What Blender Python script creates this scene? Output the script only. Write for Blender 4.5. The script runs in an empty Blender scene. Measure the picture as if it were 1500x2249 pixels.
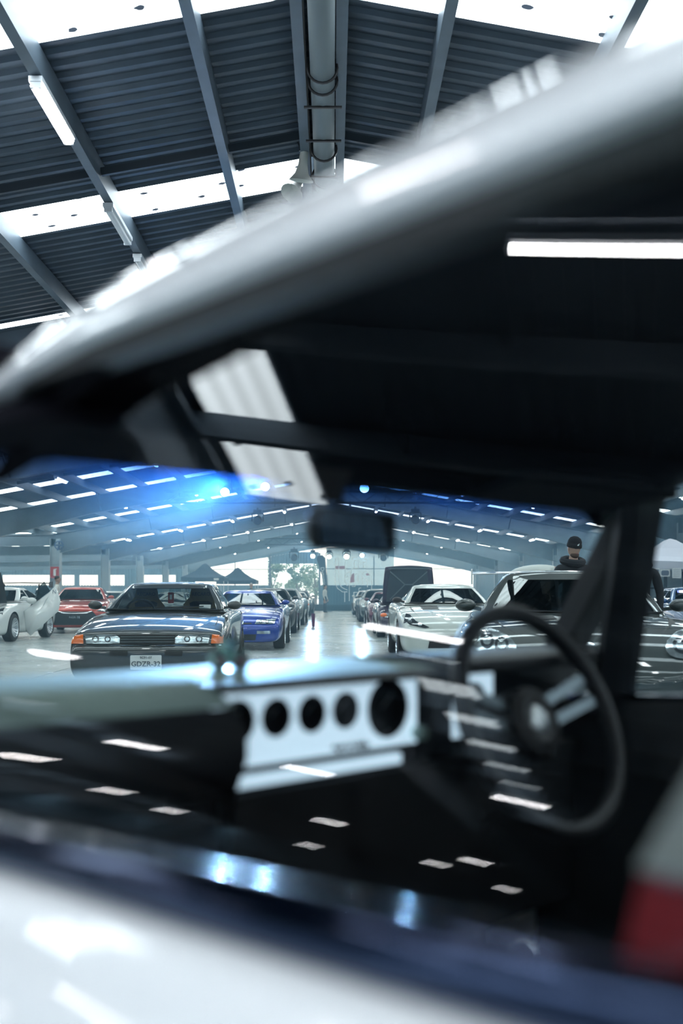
import bpy, bmesh, math, random
from mathutils import Vector, Matrix
from mathutils.bvhtree import BVHTree
random.seed(7)
SC = bpy.context.scene
COL = SC.collection
PI = math.pi
# ------------------------------------------------------------------ camera
CAMZ = 1.13
cam_d = bpy.data.cameras.new('camera')
cam = bpy.data.objects.new('camera', cam_d)
COL.objects.link(cam)
cam.location = (0, 0, CAMZ)
cam.rotation_euler = (PI/2, 0, 0)
cam_d.sensor_fit = 'VERTICAL'
cam_d.sensor_height = 36
cam_d.sensor_width = 24
cam_d.lens = 36.0
cam_d.shift_x = 20/2249
cam_d.shift_y = 181.5/2249
cam_d.clip_start = 0.02
cam_d.clip_end = 400
cam_d.dof.use_dof = True
cam_d.dof.focus_distance = 14.0
cam_d.dof.aperture_fstop = 1.9
SC.camera = cam
# ------------------------------------------------------------------ world, exposure
w = bpy.data.worlds.new('world')
SC.world = w
w.use_nodes = True
bg = w.node_tree.nodes['Background']
bg.inputs[0].default_value = (0.80, 0.90, 1.0, 1)
bg.inputs[1].default_value = 3.0
SC.view_settings.view_transform = 'Standard'
SC.view_settings.look = 'None'
SC.view_settings.exposure = 0.38
SC.view_settings.gamma = 1.0
SC.view_settings.use_curve_mapping = False
cy = SC.cycles
cy.use_denoising = True
cy.max_bounces = 7
cy.use_adaptive_sampling = True
cy.adaptive_threshold = .03
cy.diffuse_bounces = 3
cy.glossy_bounces = 4
cy.transmission_bounces = 4
cy.transparent_max_bounces = 24
cy.volume_bounces = 0
cy.caustics_reflective = False
cy.caustics_refractive = False
cy.sample_clamp_indirect = 4.0
cy.sample_clamp_direct = 0.0
SKY_E = 6.5       # glow of the translucent roof sheets
TUBE_E = 30.0     # fluorescent tubes
HAZE_D = 0.0075    # haze density
# ------------------------------------------------------------------ materials
MATS = {}
def nodes_of(m):
    return m.node_tree.nodes, m.node_tree.links
def mat(name, col=(.5, .5, .5), rough=.5, metal=0., coat=0., emit=None, es=0., bump=0., bscale=40., var=0., vscale=6., spec=.5, alpha=1.):
    if name in MATS: return MATS[name]
    m = bpy.data.materials.new(name); m.use_nodes = True
    n, l = nodes_of(m); b = n['Principled BSDF']
    b.inputs['Base Color'].default_value = (*col, 1)
    b.inputs['Roughness'].default_value = rough
    b.inputs['Metallic'].default_value = metal
    b.inputs['Specular IOR Level'].default_value = spec
    if coat:
        b.inputs['Coat Weight'].default_value = coat
        b.inputs['Coat Roughness'].default_value = .03
    if emit:
        b.inputs['Emission Color'].default_value = (*emit, 1)
        b.inputs['Emission Strength'].default_value = es
    if var or bump:
        tc = n.new('ShaderNodeTexCoord'); no = n.new('ShaderNodeTexNoise')
        no.inputs['Scale'].default_value = vscale if var else bscale
        no.inputs['Detail'].default_value = 5
        l.new(tc.outputs['Object'], no.inputs['Vector'])
        if var:
            r = n.new('ShaderNodeValToRGB')
            r.color_ramp.elements[0].position = .3; r.color_ramp.elements[1].position = .7
            r.color_ramp.elements[0].color = (*[c*(1-var) for c in col], 1)
            r.color_ramp.elements[1].color = (*[min(1, c*(1+var)) for c in col], 1)
            l.new(no.outputs['Fac'], r.inputs['Fac']); l.new(r.outputs[0], b.inputs['Base Color'])
        if bump:
            bm_ = n.new('ShaderNodeBump'); bm_.inputs['Strength'].default_value = bump; bm_.inputs['Distance'].default_value = .01
            l.new(no.outputs['Fac'], bm_.inputs['Height']); l.new(bm_.outputs[0], b.inputs['Normal'])
    MATS[name] = m
    return m
def emis(name, col, s):
    if name in MATS: return MATS[name]
    m = bpy.data.materials.new(name); m.use_nodes = True
    n, l = nodes_of(m); n.clear()
    e = n.new('ShaderNodeEmission'); e.inputs[0].default_value = (*col, 1); e.inputs[1].default_value = s
    o = n.new('ShaderNodeOutputMaterial'); l.new(e.outputs[0], o.inputs[0])
    MATS[name] = m
    return m
def thin_glass(name, tint=(1, 1, 1), refl=1.0, ior=1.5, band=None, rough=0.0):
    """thin pane: clear or tinted straight-through light plus a Fresnel mirror; band = (z0, z1, colour) shade strip"""
    if name in MATS: return MATS[name]
    m = bpy.data.materials.new(name); m.use_nodes = True
    n, l = nodes_of(m); n.clear()
    t = n.new('ShaderNodeBsdfTransparent'); t.inputs[0].default_value = (*tint, 1)
    g = n.new('ShaderNodeBsdfGlossy'); g.inputs['Roughness'].default_value = rough
    g.inputs['Color'].default_value = (refl, refl, refl, 1)
    ge = n.new('ShaderNodeNewGeometry'); dt = n.new('ShaderNodeVectorMath'); dt.operation = 'DOT_PRODUCT'
    l.new(ge.outputs['Incoming'], dt.inputs[0]); l.new(ge.outputs['Normal'], dt.inputs[1])
    def mth(op, a, b=None):
        q = n.new('ShaderNodeMath'); q.operation = op; q.use_clamp = op != 'POWER'
        if hasattr(a, 'is_output'): l.new(a, q.inputs[0])
        else: q.inputs[0].default_value = a
        if b is not None:
            if hasattr(b, 'is_output'): l.new(b, q.inputs[1])
            else: q.inputs[1].default_value = b
        return q.outputs[0]
    ab = n.new('ShaderNodeMath'); ab.operation = 'ABSOLUTE'; l.new(dt.outputs['Value'], ab.inputs[0])
    f0 = 1.7*((ior-1)/(ior+1))**2
    sch = mth('ADD', mth('MULTIPLY', mth('POWER', mth('SUBTRACT', 1.0, ab.outputs[0]), 5.0), 1-f0), f0)
    mx = n.new('ShaderNodeMixShader'); o = n.new('ShaderNodeOutputMaterial')
    l.new(sch, mx.inputs[0]); l.new(t.outputs[0], mx.inputs[1]); l.new(g.outputs[0], mx.inputs[2]); l.new(mx.outputs[0], o.inputs[0])
    if band:
        z0, z1, c = band
        tc = n.new('ShaderNodeTexCoord'); sp = n.new('ShaderNodeSeparateXYZ'); mr = n.new('ShaderNodeMapRange')
        mr.interpolation_type = 'SMOOTHSTEP'
        mr.inputs['From Min'].default_value = z0; mr.inputs['From Max'].default_value = z1
        cr = n.new('ShaderNodeMix'); cr.data_type = 'RGBA'
        cr.inputs[6].default_value = (*tint, 1); cr.inputs[7].default_value = (*c, 1)
        l.new(tc.outputs['Object'], sp.inputs[0]); l.new(sp.outputs[2], mr.inputs[0]); l.new(mr.outputs[0], cr.inputs[0]); l.new(cr.outputs[2], t.inputs[0])
    MATS[name] = m
    return m
# ------------------------------------------------------------------ objects
def tag(o, label=None, cat=None, group=None, kind=None):
    if label: o['label'] = label
    if cat: o['category'] = cat
    if group: o['group'] = group
    if kind: o['kind'] = kind
    return o
def empty(name, loc=(0, 0, 0), rz=0., parent=None):
    o = bpy.data.objects.new(name, None); COL.objects.link(o)
    o.empty_display_size = .1
    o.location = loc; o.rotation_euler = (0, 0, rz)
    if parent: o.parent = parent
    return o
def link(name, me, parent=None, loc=None, rot=None, scale=None):
    o = bpy.data.objects.new(name, me); COL.objects.link(o)
    if parent: o.parent = parent
    if loc is not None: o.location = loc
    if rot is not None: o.rotation_euler = rot
    if scale is not None: o.scale = scale
    return o
def copy_tree(o, parent=None):
    c = o.copy(); COL.objects.link(c)
    if parent: c.parent = parent
    for ch in list(o.children): copy_tree(ch, c)
    return c
class MB:
    """collects polygons, then becomes ONE mesh"""
    def __init__(s): s.v = []; s.f = []; s.mi = []
    def add(s, vs, fs, mi=0, M=None):
        k = len(s.v)
        s.v += [tuple(M @ Vector(p)) if M else tuple(p) for p in vs]
        s.f += [tuple(i+k for i in f) for f in fs]; s.mi += [mi]*len(fs)
        return s
    def box(s, c, d, mi=0, M=None, taper=1.0):
        x, y, z = c; a, b, h = d[0]/2, d[1]/2, d[2]/2; t = taper
        vs = [(x-a, y-b, z-h), (x+a, y-b, z-h), (x+a, y+b, z-h), (x-a, y+b, z-h), (x-a*t, y-b*t, z+h), (x+a*t, y-b*t, z+h), (x+a*t, y+b*t, z+h), (x-a*t, y+b*t, z+h)]
        return s.add(vs, [(0, 3, 2, 1), (4, 5, 6, 7), (0, 1, 5, 4), (1, 2, 6, 5), (2, 3, 7, 6), (3, 0, 4, 7)], mi, M)
    def bar(s, a, b, wd, h=None, mi=0, up=(0, 0, 1)):
        a = Vector(a); b = Vector(b); h = h or wd; d = (b-a).normalized(); u = Vector(up)
        if abs(d.dot(u)) > .98: u = Vector((1, 0, 0))
        r = d.cross(u).normalized(); u = r.cross(d)
        vs = [p + r*i*wd/2 + u*j*h/2 for p in (a, b) for i, j in ((-1, -1), (1, -1), (1, 1), (-1, 1))]
        return s.add(vs, [(0, 1, 2, 3), (7, 6, 5, 4), (0, 4, 5, 1), (1, 5, 6, 2), (2, 6, 7, 3), (3, 7, 4, 0)], mi)
    def tube(s, pts, r, n=8, mi=0, closed=False, cap=True):
        pts = [Vector(p) for p in pts]; N = len(pts); k = len(s.v); rs = r if isinstance(r, (list, tuple)) else [r]*N
        pr = None
        for i, p in enumerate(pts):
            if closed: d = pts[(i+1) % N]-pts[i-1]
            else: d = pts[min(i+1, N-1)]-pts[max(i-1, 0)]
            d = d.normalized()
            if pr is None:
                u = Vector((0, 0, 1)) if abs(d.z) < .9 else Vector((1, 0, 0))
            else: u = pr
            rr = d.cross(u).normalized(); uu = rr.cross(d).normalized(); pr = uu
            s.v += [tuple(p + (rr*math.cos(2*PI*j/n)+uu*math.sin(2*PI*j/n))*rs[i]) for j in range(n)]
        for i in range(N if closed else N-1):
            a = k+i*n; b = k+((i+1) % N)*n
            for j in range(n):
                s.f.append((a+j, a+(j+1) % n, b+(j+1) % n, b+j)); s.mi.append(mi)
        if cap and not closed:
            s.f.append(tuple(k+j for j in range(n-1, -1, -1))); s.f.append(tuple(k+(N-1)*n+j for j in range(n))); s.mi += [mi, mi]
        return s
    def lathe(s, prof, n=20, M=None, mi=0, a0=0., a1=2*PI, mis=None):
        """prof: (radius, height) pairs about local Z"""
        k = len(s.v); full = abs(a1-a0-2*PI) < 1e-6; m = n if full else n+1
        for r, z in prof:
            for j in range(m):
                a = a0+(a1-a0)*j/n; p = Vector((r*math.cos(a), r*math.sin(a), z))
                s.v.append(tuple(M @ p) if M else tuple(p))
        for i in range(len(prof)-1):
            for j in range(n):
                q = (j+1) % m
                s.f.append((k+i*m+j, k+i*m+q, k+(i+1)*m+q, k+(i+1)*m+j)); s.mi.append(mis[i] if mis else mi)
        return s
    def prism(s, poly, y0, y1, mi=0, M=None):
        """polygon of (x,z) pushed from y0 to y1"""
        n = len(poly)
        vs = [(x, y0, z) for x, z in poly]+[(x, y1, z) for x, z in poly]
        fs = [tuple(range(n)), tuple(range(2*n-1, n-1, -1))]+[(i, n+i, n+(i+1) % n, (i+1) % n) for i in range(n)]
        return s.add(vs, fs, mi, M)
    def ball(s, c, r, nu=14, nv=9, mi=0, M=None):
        rx, ry, rz = r if isinstance(r, (list, tuple)) else (r, r, r); k = len(s.v)
        for i in range(nv+1):
            t = PI*i/nv
            for j in range(nu):
                a = 2*PI*j/nu
                p = Vector((c[0]+rx*math.sin(t)*math.cos(a), c[1]+ry*math.sin(t)*math.sin(a), c[2]+rz*math.cos(t)))
                s.v.append(tuple(M @ p) if M else tuple(p))
        for i in range(nv):
            for j in range(nu):
                s.f.append((k+i*nu+j, k+(i+1)*nu+j, k+(i+1)*nu+(j+1) % nu, k+i*nu+(j+1) % nu)); s.mi.append(mi)
        return s
    def mesh(s, name, mats, smooth=False):
        me = bpy.data.meshes.new(name); me.from_pydata(s.v, [], s.f)
        for m in (mats if isinstance(mats, (list, tuple)) else [mats]): me.materials.append(m)
        me.polygons.foreach_set('material_index', s.mi)
        bm = bmesh.new(); bm.from_mesh(me)
        bmesh.ops.remove_doubles(bm, verts=bm.verts, dist=1e-5)
        bmesh.ops.recalc_face_normals(bm, faces=bm.faces)
        bm.to_mesh(me); bm.free()
        if smooth:
            me.polygons.foreach_set('use_smooth', [True]*len(me.polygons))
            me.set_sharp_from_angle(angle=math.radians(40 if smooth is True else smooth))
        return me
    def build(s, name, mats, parent=None, smooth=False, loc=None, rot=None):
        return link(name, s.mesh(name, mats, smooth), parent, loc, rot)
def text_mesh(txt, size, m, name, parent, loc, rot, extrude=.002, align='CENTER', shear=0., bold=0.):
    cu = bpy.data.curves.new(name, 'FONT'); cu.body = txt; cu.size = size; cu.align_x = align; cu.align_y = 'CENTER'
    cu.extrude = extrude; cu.shear = shear; cu.offset = bold; cu.resolution_u = 3
    o = bpy.data.objects.new(name, cu); COL.objects.link(o)
    bpy.context.view_layer.update()
    me = bpy.data.meshes.new_from_object(o.evaluated_get(bpy.context.evaluated_depsgraph_get()))
    bpy.data.objects.remove(o); bpy.data.curves.remove(cu)
    me.materials.clear(); me.materials.append(m)
    return link(name, me, parent, loc, rot)
# ================================================================== THE HALL
XC = -.12                    # ridge line
RZ = 6.74                    # underside of the sheeting at the ridge
SL = .18                     # roof slope
EAVE = 13.3                  # half width of the main nave
Y0, Y1 = -26.5, 100.0
AX = -70.0                   # far side of the low side aisle
ASL = .012
def roof_z(x):
    u = abs(x-XC)
    if x < XC and u > EAVE: return RZ-SL*EAVE-ASL*(u-EAVE)
    return RZ-SL*u
STEEL = mat('painted_steel', (.105, .145, .185), .45, .25, var=.12, vscale=3)
SHEET = mat('roof_sheeting', (.052, .078, .105), .5, .3, var=.18, vscale=2.5)
DARKST = mat('dark_steel', (.035, .05, .065), .5, .3)
WALLM = mat('wall_sheeting', (.13, .22, .30), .5, .1, var=.1, vscale=1.5)
BLACK = mat('black_plastic', (.012, .013, .016), .45)
RUBBER = mat('tyre_rubber', (.012, .012, .013), .75, bump=.2)
CHROME = mat('chrome', (.85, .87, .9), .08, 1.)
WHITEP = mat('white_plastic', (.75, .78, .8), .4)
# --- translucent sheets: daylight behind them, leaves and dirt lying on top
def skylight_mat():
    m = bpy.data.materials.new('skylight_sheet'); m.use_nodes = True
    n, l = nodes_of(m); n.clear()
    tc = n.new('ShaderNodeTexCoord')
    vo = n.new('ShaderNodeTexVoronoi'); vo.voronoi_dimensions = '2D'; vo.inputs['Scale'].default_value = 1.7; vo.inputs['Randomness'].default_value = 1
    nz = n.new('ShaderNodeTexNoise'); nz.inputs['Scale'].default_value = 9
    mp = n.new('ShaderNodeMapping'); mp.inputs['Scale'].default_value = (.9, 1.25, 1)
    l.new(tc.outputs['Object'], mp.inputs['Vector'])
    mixv = n.new('ShaderNodeMix'); mixv.data_type = 'VECTOR'; mixv.inputs[0].default_value = .06
    l.new(mp.outputs[0], nz.inputs['Vector']); l.new(mp.outputs[0], mixv.inputs[4]); l.new(nz.outputs['Color'], mixv.inputs[5])
    l.new(mixv.outputs[1], vo.inputs['Vector'])
    rp = n.new('ShaderNodeValToRGB'); e = rp.color_ramp.elements
    e[0].position = .065; e[0].color = (.012, .015, .02, 1); e[1].position = .095; e[1].color = (1, 1, 1, 1)
    l.new(vo.outputs['Distance'], rp.inputs['Fac'])
    wv = n.new('ShaderNodeTexWave'); wv.wave_type = 'BANDS'; wv.bands_direction = 'Y'; wv.inputs['Scale'].default_value = 1.45
    l.new(tc.outputs['Object'], wv.inputs['Vector'])
    wr = n.new('ShaderNodeMapRange'); wr.inputs['To Min'].default_value = .8; wr.inputs['To Max'].default_value = 1.05
    l.new(wv.outputs['Fac'], wr.inputs[0])
    mu = n.new('ShaderNodeMath'); mu.operation = 'MULTIPLY'; mu.inputs[1].default_value = SKY_E
    l.new(wr.outputs[0], mu.inputs[0])
    em = n.new('ShaderNodeEmission'); l.new(rp.outputs[0], em.inputs['Color']); l.new(mu.outputs[0], em.inputs['Strength'])
    tint = n.new('ShaderNodeMix'); tint.data_type = 'RGBA'; tint.blend_type = 'MULTIPLY'; tint.inputs[0].default_value = 1
    tint.inputs[7].default_value = (.84, .945, 1, 1)
    l.new(rp.outputs[0], tint.inputs[6]); l.new(tint.outputs[2], em.inputs['Color'])
    o = n.new('ShaderNodeOutputMaterial'); l.new(em.outputs[0], o.inputs[0])
    return m
SKYL = skylight_mat()
# --- floor: concrete slabs with open joints
def floor_mat():
    m = mat('polished_concrete', (.46, .50, .50), .22, spec=.55)
    n, l = nodes_of(m); b = n['Principled BSDF']
    tc = n.new('ShaderNodeTexCoord'); geo = n.new('ShaderNodeNewGeometry')
    n1 = n.new('ShaderNodeTexNoise'); n1.inputs['Scale'].default_value = .7; n1.inputs['Detail'].default_value = 8
    n2 = n.new('ShaderNodeTexNoise'); n2.inputs['Scale'].default_value = 6; n2.inputs['Detail'].default_value = 4
    l.new(geo.outputs['Position'], n1.inputs['Vector']); l.new(geo.outputs['Position'], n2.inputs['Vector'])
    r = n.new('ShaderNodeValToRGB'); r.color_ramp.elements[0].position = .3; r.color_ramp.elements[1].position = .75
    r.color_ramp.elements[0].color = (.25, .295, .30, 1); r.color_ramp.elements[1].color = (.50, .55, .55, 1)
    l.new(n1.outputs['Fac'], r.inputs['Fac']); l.new(r.outputs[0], b.inputs['Base Color'])
    mr = n.new('ShaderNodeMapRange'); mr.inputs['From Min'].default_value = .3; mr.inputs['From Max'].default_value = .7
    mr.inputs['To Min'].default_value = .17; mr.inputs['To Max'].default_value = .28
    l.new(n2.outputs['Fac'], mr.inputs[0]); l.new(mr.outputs[0], b.inputs['Roughness'])
    bp = n.new('ShaderNodeBump'); bp.inputs['Strength'].default_value = .03; bp.inputs['Distance'].default_value = .01
    l.new(n1.outputs['Fac'], bp.inputs['Height']); l.new(bp.outputs[0], b.inputs['Normal'])
    return m
FLOORM = floor_mat()
fl = empty('floor'); tag(fl, 'polished grey concrete floor slabs of the exhibition hall', kind='structure')
MB().box(((AX+15)/2, 37, -.12), (15-AX, 128, .12)).build('joint_filler', mat('joint_filler', (.10, .11, .115), .8), fl)
slab = MB().box((0, 0, -.03), (5.985, 5.985, .06)).mesh('floor_slab', FLOORM)
for i in range(9):
    for j in range(21):
        link('floor_slab', slab, fl, (-37.05+6*i, -23.7+6*j, 0))
fs_ = MB()
for i in range(5):
    for j in range(21): fs_.box((-43.05-6*i, -23.7+6*j, -.03), (5.985, 5.985, .06))
fs_ = fs_.build('distant_floor_slabs', FLOORM, fl); fs_['kind'] = 'stuff'
# --- sheeting
ceil_ = empty('ceiling'); tag(ceil_, 'dark ribbed metal roof with bright translucent strips over steel purlins', kind='structure')
SW = .88; PITCH = .22
def sheet_verts(x0, x1, y0, n=4):
    """trapezoid ribs across the sheet, running down the slope from x0 to x1"""
    prof = []
    for k in range(n):
        y = y0+k*PITCH
        prof += [(y, 0), (y+.07, 0), (y+.095, .045), (y+.195, .045)]
    prof.append((y0+n*PITCH, 0))
    vs = []
    for x in (x0, x1):
        vs += [(x, y, roof_z(x)+dz) for y, dz in prof]
    m = len(prof)
    return vs, [(i, i+1, m+i+1, m+i) for i in range(m-1)]
XL, XR, XA = XC-EAVE, XC+EAVE, AX
def shared_sheet(x0, x1, nm):
    vs, fs = sheet_verts(x0, x1, 0); return MB().add(vs, fs).mesh(nm, SHEET)
SH = [shared_sheet(XC, XL, 'roof_sheet'), shared_sheet(XC, XR, 'roof_sheet'), shared_sheet(XL, XA, 'roof_sheet')]
def flat_sky(x0, x1):
    return MB().add([(x0, 0, roof_z(x0)), (x1, 0, roof_z(x1)), (x1, SW, roof_z(x1)), (x0, SW, roof_z(x0))], [(0, 1, 2, 3)]).mesh('skylight_panel', SKYL)
SK = [flat_sky(XC-.15, XL), flat_sky(XC+.15, XR), flat_sky(XL-.3, XA)]
SKN = flat_sky(XC-.15, -7.6)
SKY_Y = 9.1                                   # centre line of the first translucent row
ybase = SKY_Y-SW/2
rest = MB()
for k in range(int((Y0-ybase)//SW), int((Y1-ybase)/SW)):
    y = ybase+k*SW
    for s in range(3):
        if k % 5 == 0 and not (s == 0 and 2 < y < 8) and not (s == 2 and 0 < y < 22):
            link('skylight_panel', SKN if (s == 0 and k == 0) else SK[s], ceil_, (0, y, 0))
            if s == 0 and k == 0:
                vs, fs = sheet_verts(-7.6, XL, y); rest.add(vs, fs)
        else:
            if s < 2 and 5 < y < 62: link('roof_sheet', SH[s], ceil_, (0, y, 0))
            else:
                a = [(XC, XL), (XC, XR), (XL, XA)][s]
                vs, fs = sheet_verts(a[0], a[1], y); rest.add(vs, fs)
for x0_, x1_, yc_ in ((-6.3, -10.6, 5.65), (-13.7, -29.0, 4.75), (-23.0, -34.0, 16.0)):   # short translucent strips beside the white car
    me_ = MB().add([(x0_, yc_-.42, roof_z(x0_)-.004), (x1_, yc_-.42, roof_z(x1_)-.004), (x1_, yc_+.42, roof_z(x1_)-.004), (x0_, yc_+.42, roof_z(x0_)-.004)], [(0, 1, 2, 3)]).mesh('skylight_panel', SKYL)
    link('skylight_panel', me_, ceil_)
o = rest.build('distant_roof_sheets', SHEET, ceil_); o['kind'] = 'stuff'
# --- purlins: C sections along the hall
def cprof(wd, h, t=.012, lip=.03):
    return [(-wd/2, 0), (wd/2, 0), (wd/2, lip), (wd/2-t, lip), (wd/2-t, t), (-wd/2+t, t), (-wd/2+t, h), (wd/2, h), (wd/2, h+t), (-wd/2, h+t)]
PUR = [.21]+[1.16+1.5*k for k in range(9)]
def purlin_mesh(mirror, h=.24, wd=.11):
    p = cprof(wd, h)
    if mirror: p = [(-x, z) for x, z in p][::-1]
    return MB().prism(p, Y0, Y1-.2).mesh('purlin', STEEL)
PM = [purlin_mesh(False), purlin_mesh(True)]
for u in PUR:
    for s in (-1, 1):
        x = XC+s*u
        link('purlin', PM[0 if s > 0 else 1], ceil_, (x, 0, roof_z(x)-.262))
for k in range(26):
    x = XL-1.0-2.1*k
    link('purlin', PM[1], ceil_, (x, 0, roof_z(x)-.262))
# --- bridging bars between purlins
br = MB()
bars = []
for s in (-1, 1):
    for a, b in zip(PUR[:-1], PUR[1:]):
        xa, xb = XC+s*(a+.06), XC+s*(b-.06)
        bars.append(MB().bar((xa, 0, roof_z(xa)-.17), (xb, 0, roof_z(xb)-.17), .05, .09).mesh('bridging_bar', DARKST))
for yy in (12.05, 22.3, 33.2, 44.1):
    for i, me in enumerate(bars):
        j = i % 9
        if yy > 13 and j > 6: continue
        link('bridging_bar', me, ceil_, (0, yy, 0))
# --- portal frames
PORT = [17.0+10.9*k for k in range(-3, 8)]
def rafter(s):
    """tapered I beam from ridge to column"""
    mb = MB()
    def dep(u): return .62 if u < 9 else .62+.34*(u-9)/(EAVE-9)
    us = [.0, 3, 6, 9, 11.2, EAVE+.1]
    for a, b in zip(us[:-1], us[1:]):
        xa, xb = XC+s*a, XC+s*b
        za, zb = roof_z(xa)-.27, roof_z(xb)-.27
        da, db = dep(a), dep(b)
        for (t0, t1, wd, zo) in ((0, .025, .26, 0), (0, .025, .26, 1), (.02, 1, .016, 2)):
            if zo == 0: q = [(za, za-.025), (zb, zb-.025)]
            elif zo == 1: q = [(za-da, za-da-.025), (zb-db, zb-db-.025)]
            else: q = [(za-.02, za-da), (zb-.02, zb-db)]
            h = wd/2
            vs = [(xa, -h, q[0][0]), (xa, h, q[0][0]), (xa, h, q[0][1]), (xa, -h, q[0][1]), (xb, -h, q[1][0]), (xb, h, q[1][0]), (xb, h, q[1][1]), (xb, -h, q[1][1])]
            mb.add(vs, [(0, 1, 2, 3), (7, 6, 5, 4), (0, 4, 5, 1), (1, 5, 6, 2), (2, 6, 7, 3), (3, 7, 4, 0)])
    return mb.mesh('rafter', STEEL)
RAF = {s: rafter(s) for s in (-1, 1)}
araf = MB()
za, zb = roof_z(XL)-.3, roof_z(XA)-.3
for h, t0, t1 in ((.12, 0, .03), (.12, .5, .53), (.01, .03, .5)):
    vs = [(XL, -h, za-t0), (XL, h, za-t0), (XL, h, za-t1), (XL, -h, za-t1), (XA, -h, zb-t0), (XA, h, zb-t0), (XA, h, zb-t1), (XA, -h, zb-t1)]
    araf.add(vs, [(0, 1, 2, 3), (7, 6, 5, 4), (0, 4, 5, 1), (1, 5, 6, 2), (2, 6, 7, 3), (3, 7, 4, 0)])
ARAF = araf.mesh('rafter', STEEL)
fly = {}
for s in (-1, 1):
    for u in (2.66, 5.66, 8.66):
        x = XC+s*u; z = roof_z(x)
        fly[(s, u)] = MB().bar((x, -.75, z-.27), (x, -.02, z-.85), .05, .05).bar((x, .75, z-.27), (x, .02, z-.85), .05, .05).mesh('fly_brace', STEEL)
COLP = mat('column_paint', (.30, .37, .42), .5)
hc = RZ-SL*EAVE-.5
colm = MB().box((0, 0, hc/2), (.44, .02, hc)).box((-.22, 0, hc/2), (.025, .5, hc)).box((.22, 0, hc/2), (.025, .5, hc)).box((0, -.13, hc*.45), (.40, .02, hc*.9)).box((0, 0, .02), (.6, .6, .04)).mesh('column', COLP)
for i, y in enumerate(PORT):
    for s in (-1, 1):
        link('rafter', RAF[s], ceil_, (0, y, 0))
        for u in (2.66, 5.66, 8.66):
            if 10 < y < 75: link('fly_brace', fly[(s, u)], ceil_, (0, y, 0))
    link('rafter', ARAF, ceil_, (0, y, 0))
for i, y in enumerate(PORT):
    if y > 30:
        c = link('steel_column', colm, None, (XL, y, 0))
        ords = {38.8: 'nearest', 49.7: 'second', 60.6: 'third', 71.5: 'fourth', 82.4: 'fifth', 93.3: 'last'}
        tag(c, 'pale grey steel column, %s of the row left of the dark coupe' % ords.get(round(y, 1), 'far'), 'column', 'columns between nave and side aisle', kind='structure')
    c2 = link('wall_column', colm, ceil_, (XR, y, 0), (0, 0, 0), (.6, .6, 1))
# --- ridge: duct with hoops, ridge capping
MB().prism([(-.19, .0), (0, .05), (.19, 0), (.19, .012), (0, .062), (-.19, .012)], Y0, Y1-.3).build('ridge_cap', SHEET, ceil_, loc=(XC, 0, RZ+.01))
duct = empty('air_duct', (XC+.02, 0, RZ-.34)); tag(duct, 'round grey air duct strapped under the roof ridge', 'duct')
MB().tube([(0, 1.5, 0), (0, 13.75, 0)], .125, 20).build('duct_pipe', mat('duct_skin', (.15, .19, .21), .6), duct, smooth=True)
for y in (8.2, 10.25, 10.5, 12.1, 12.9, 13.1):
    MB().tube([(.15*math.cos(a), y, .15*math.sin(a)) for a in [PI*2*i/20 for i in range(20)]], .014, 6, closed=True).build('hoop', BLACK, duct, smooth=True)
for y in (8.5, 10.8, 11.6, 12.6, 13.4):
    MB().bar((-.2, y, -.13), (.2, y, -.13), .03, .02).build('strap', BLACK, duct)
MB().bar((-.17, 1.5, .1), (-.17, 14.2, .1), .02, .04).bar((.17, 1.5, .1), (.17, 14.2, .1), .02, .04).build('cable_tray', BLACK, duct)
# --- horn loudspeakers
def horn(loc, rx, rz, label):
    h = empty('horn_loudspeaker', loc); h.rotation_euler = (rx, 0, rz); tag(h, label, 'loudspeaker')
    hm = mat('horn_plastic', (.52, .55, .52), .45)
    MB().lathe([(.0, .18), (.05, .18), (.055, .05), (.065, 0), (.085, -.07), (.14, -.14), (.15, -.15), (.14, -.145), (.05, -.03), (0, -.03)], 20).build('flare', hm, h, smooth=True)
    MB().lathe([(0, .3), (.06, .3), (.065, .2), (.065, .18), (0, .18)], 16).build('driver', DARKST, h, smooth=True)
    MB().bar((0, .06, .2), (0, .2, .32), .03, .03).build('bracket', DARKST, h)
horn((XC-.24, 12.35, RZ-.46), math.radians(15), .5, 'upper grey horn loudspeaker under the ridge beam')
horn((XC-.34, 13.05, RZ-.40), math.radians(-35), -.7, 'lower grey horn loudspeaker pointing down beside the duct')
# --- tube lamps under every second purlin
TUBE = emis('lamp_tube', (1.0, .985, 1.0), TUBE_E)
TUBEOFF = mat('lamp_tube_unlit', (.7, .75, .78), .3)
HOUS = mat('lamp_housing', (.62, .66, .70), .4)
lh = MB().box((0, 0, .03), (.13, 1.24, .05)).box((0, -.6, -.02), (.10, .03, .07)).box((0, .6, -.02), (.10, .03, .07)).mesh('housing', HOUS)
lt = MB().prism([(.062*math.cos(a), .045*math.sin(a)-.02) for a in [PI+PI*i/5 for i in range(6)]], -.585, .585).mesh('tube', TUBE)
lto = MB().prism([(.045*math.cos(a), .045*math.sin(a)-.02) for a in [PI+PI*i/5 for i in range(6)]], -.585, .585).mesh('tube', TUBEOFF)
def lamp(x, y, lit, label, group):
    for yp in PORT:                      # keep clear of the rafters and their braces
        if abs(y-yp) < 1.45: y = yp+(1.5 if y >= yp else -1.5)
    L = empty('tube_lamp', (x, y, roof_z(x)-.33)); tag(L, label, 'lamp', group)
    link('housing', lh, L); link('tube', lt if lit else lto, L)
near_lab = {(-1, 2.66, 10.2): 'lit white tube lamp hanging lowest at the left purlin, by the bright roof strip',
            (1, 2.66, 10.2): 'lit tube lamp on the right purlin above the white car roof',
            (-1, 2.66, 13.3): 'unlit tube lamp on the left purlin, across the second bright strip',
            (-1, 2.66, 15.2): 'unlit tube lamp on the left purlin beyond the second bright strip'}
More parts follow.
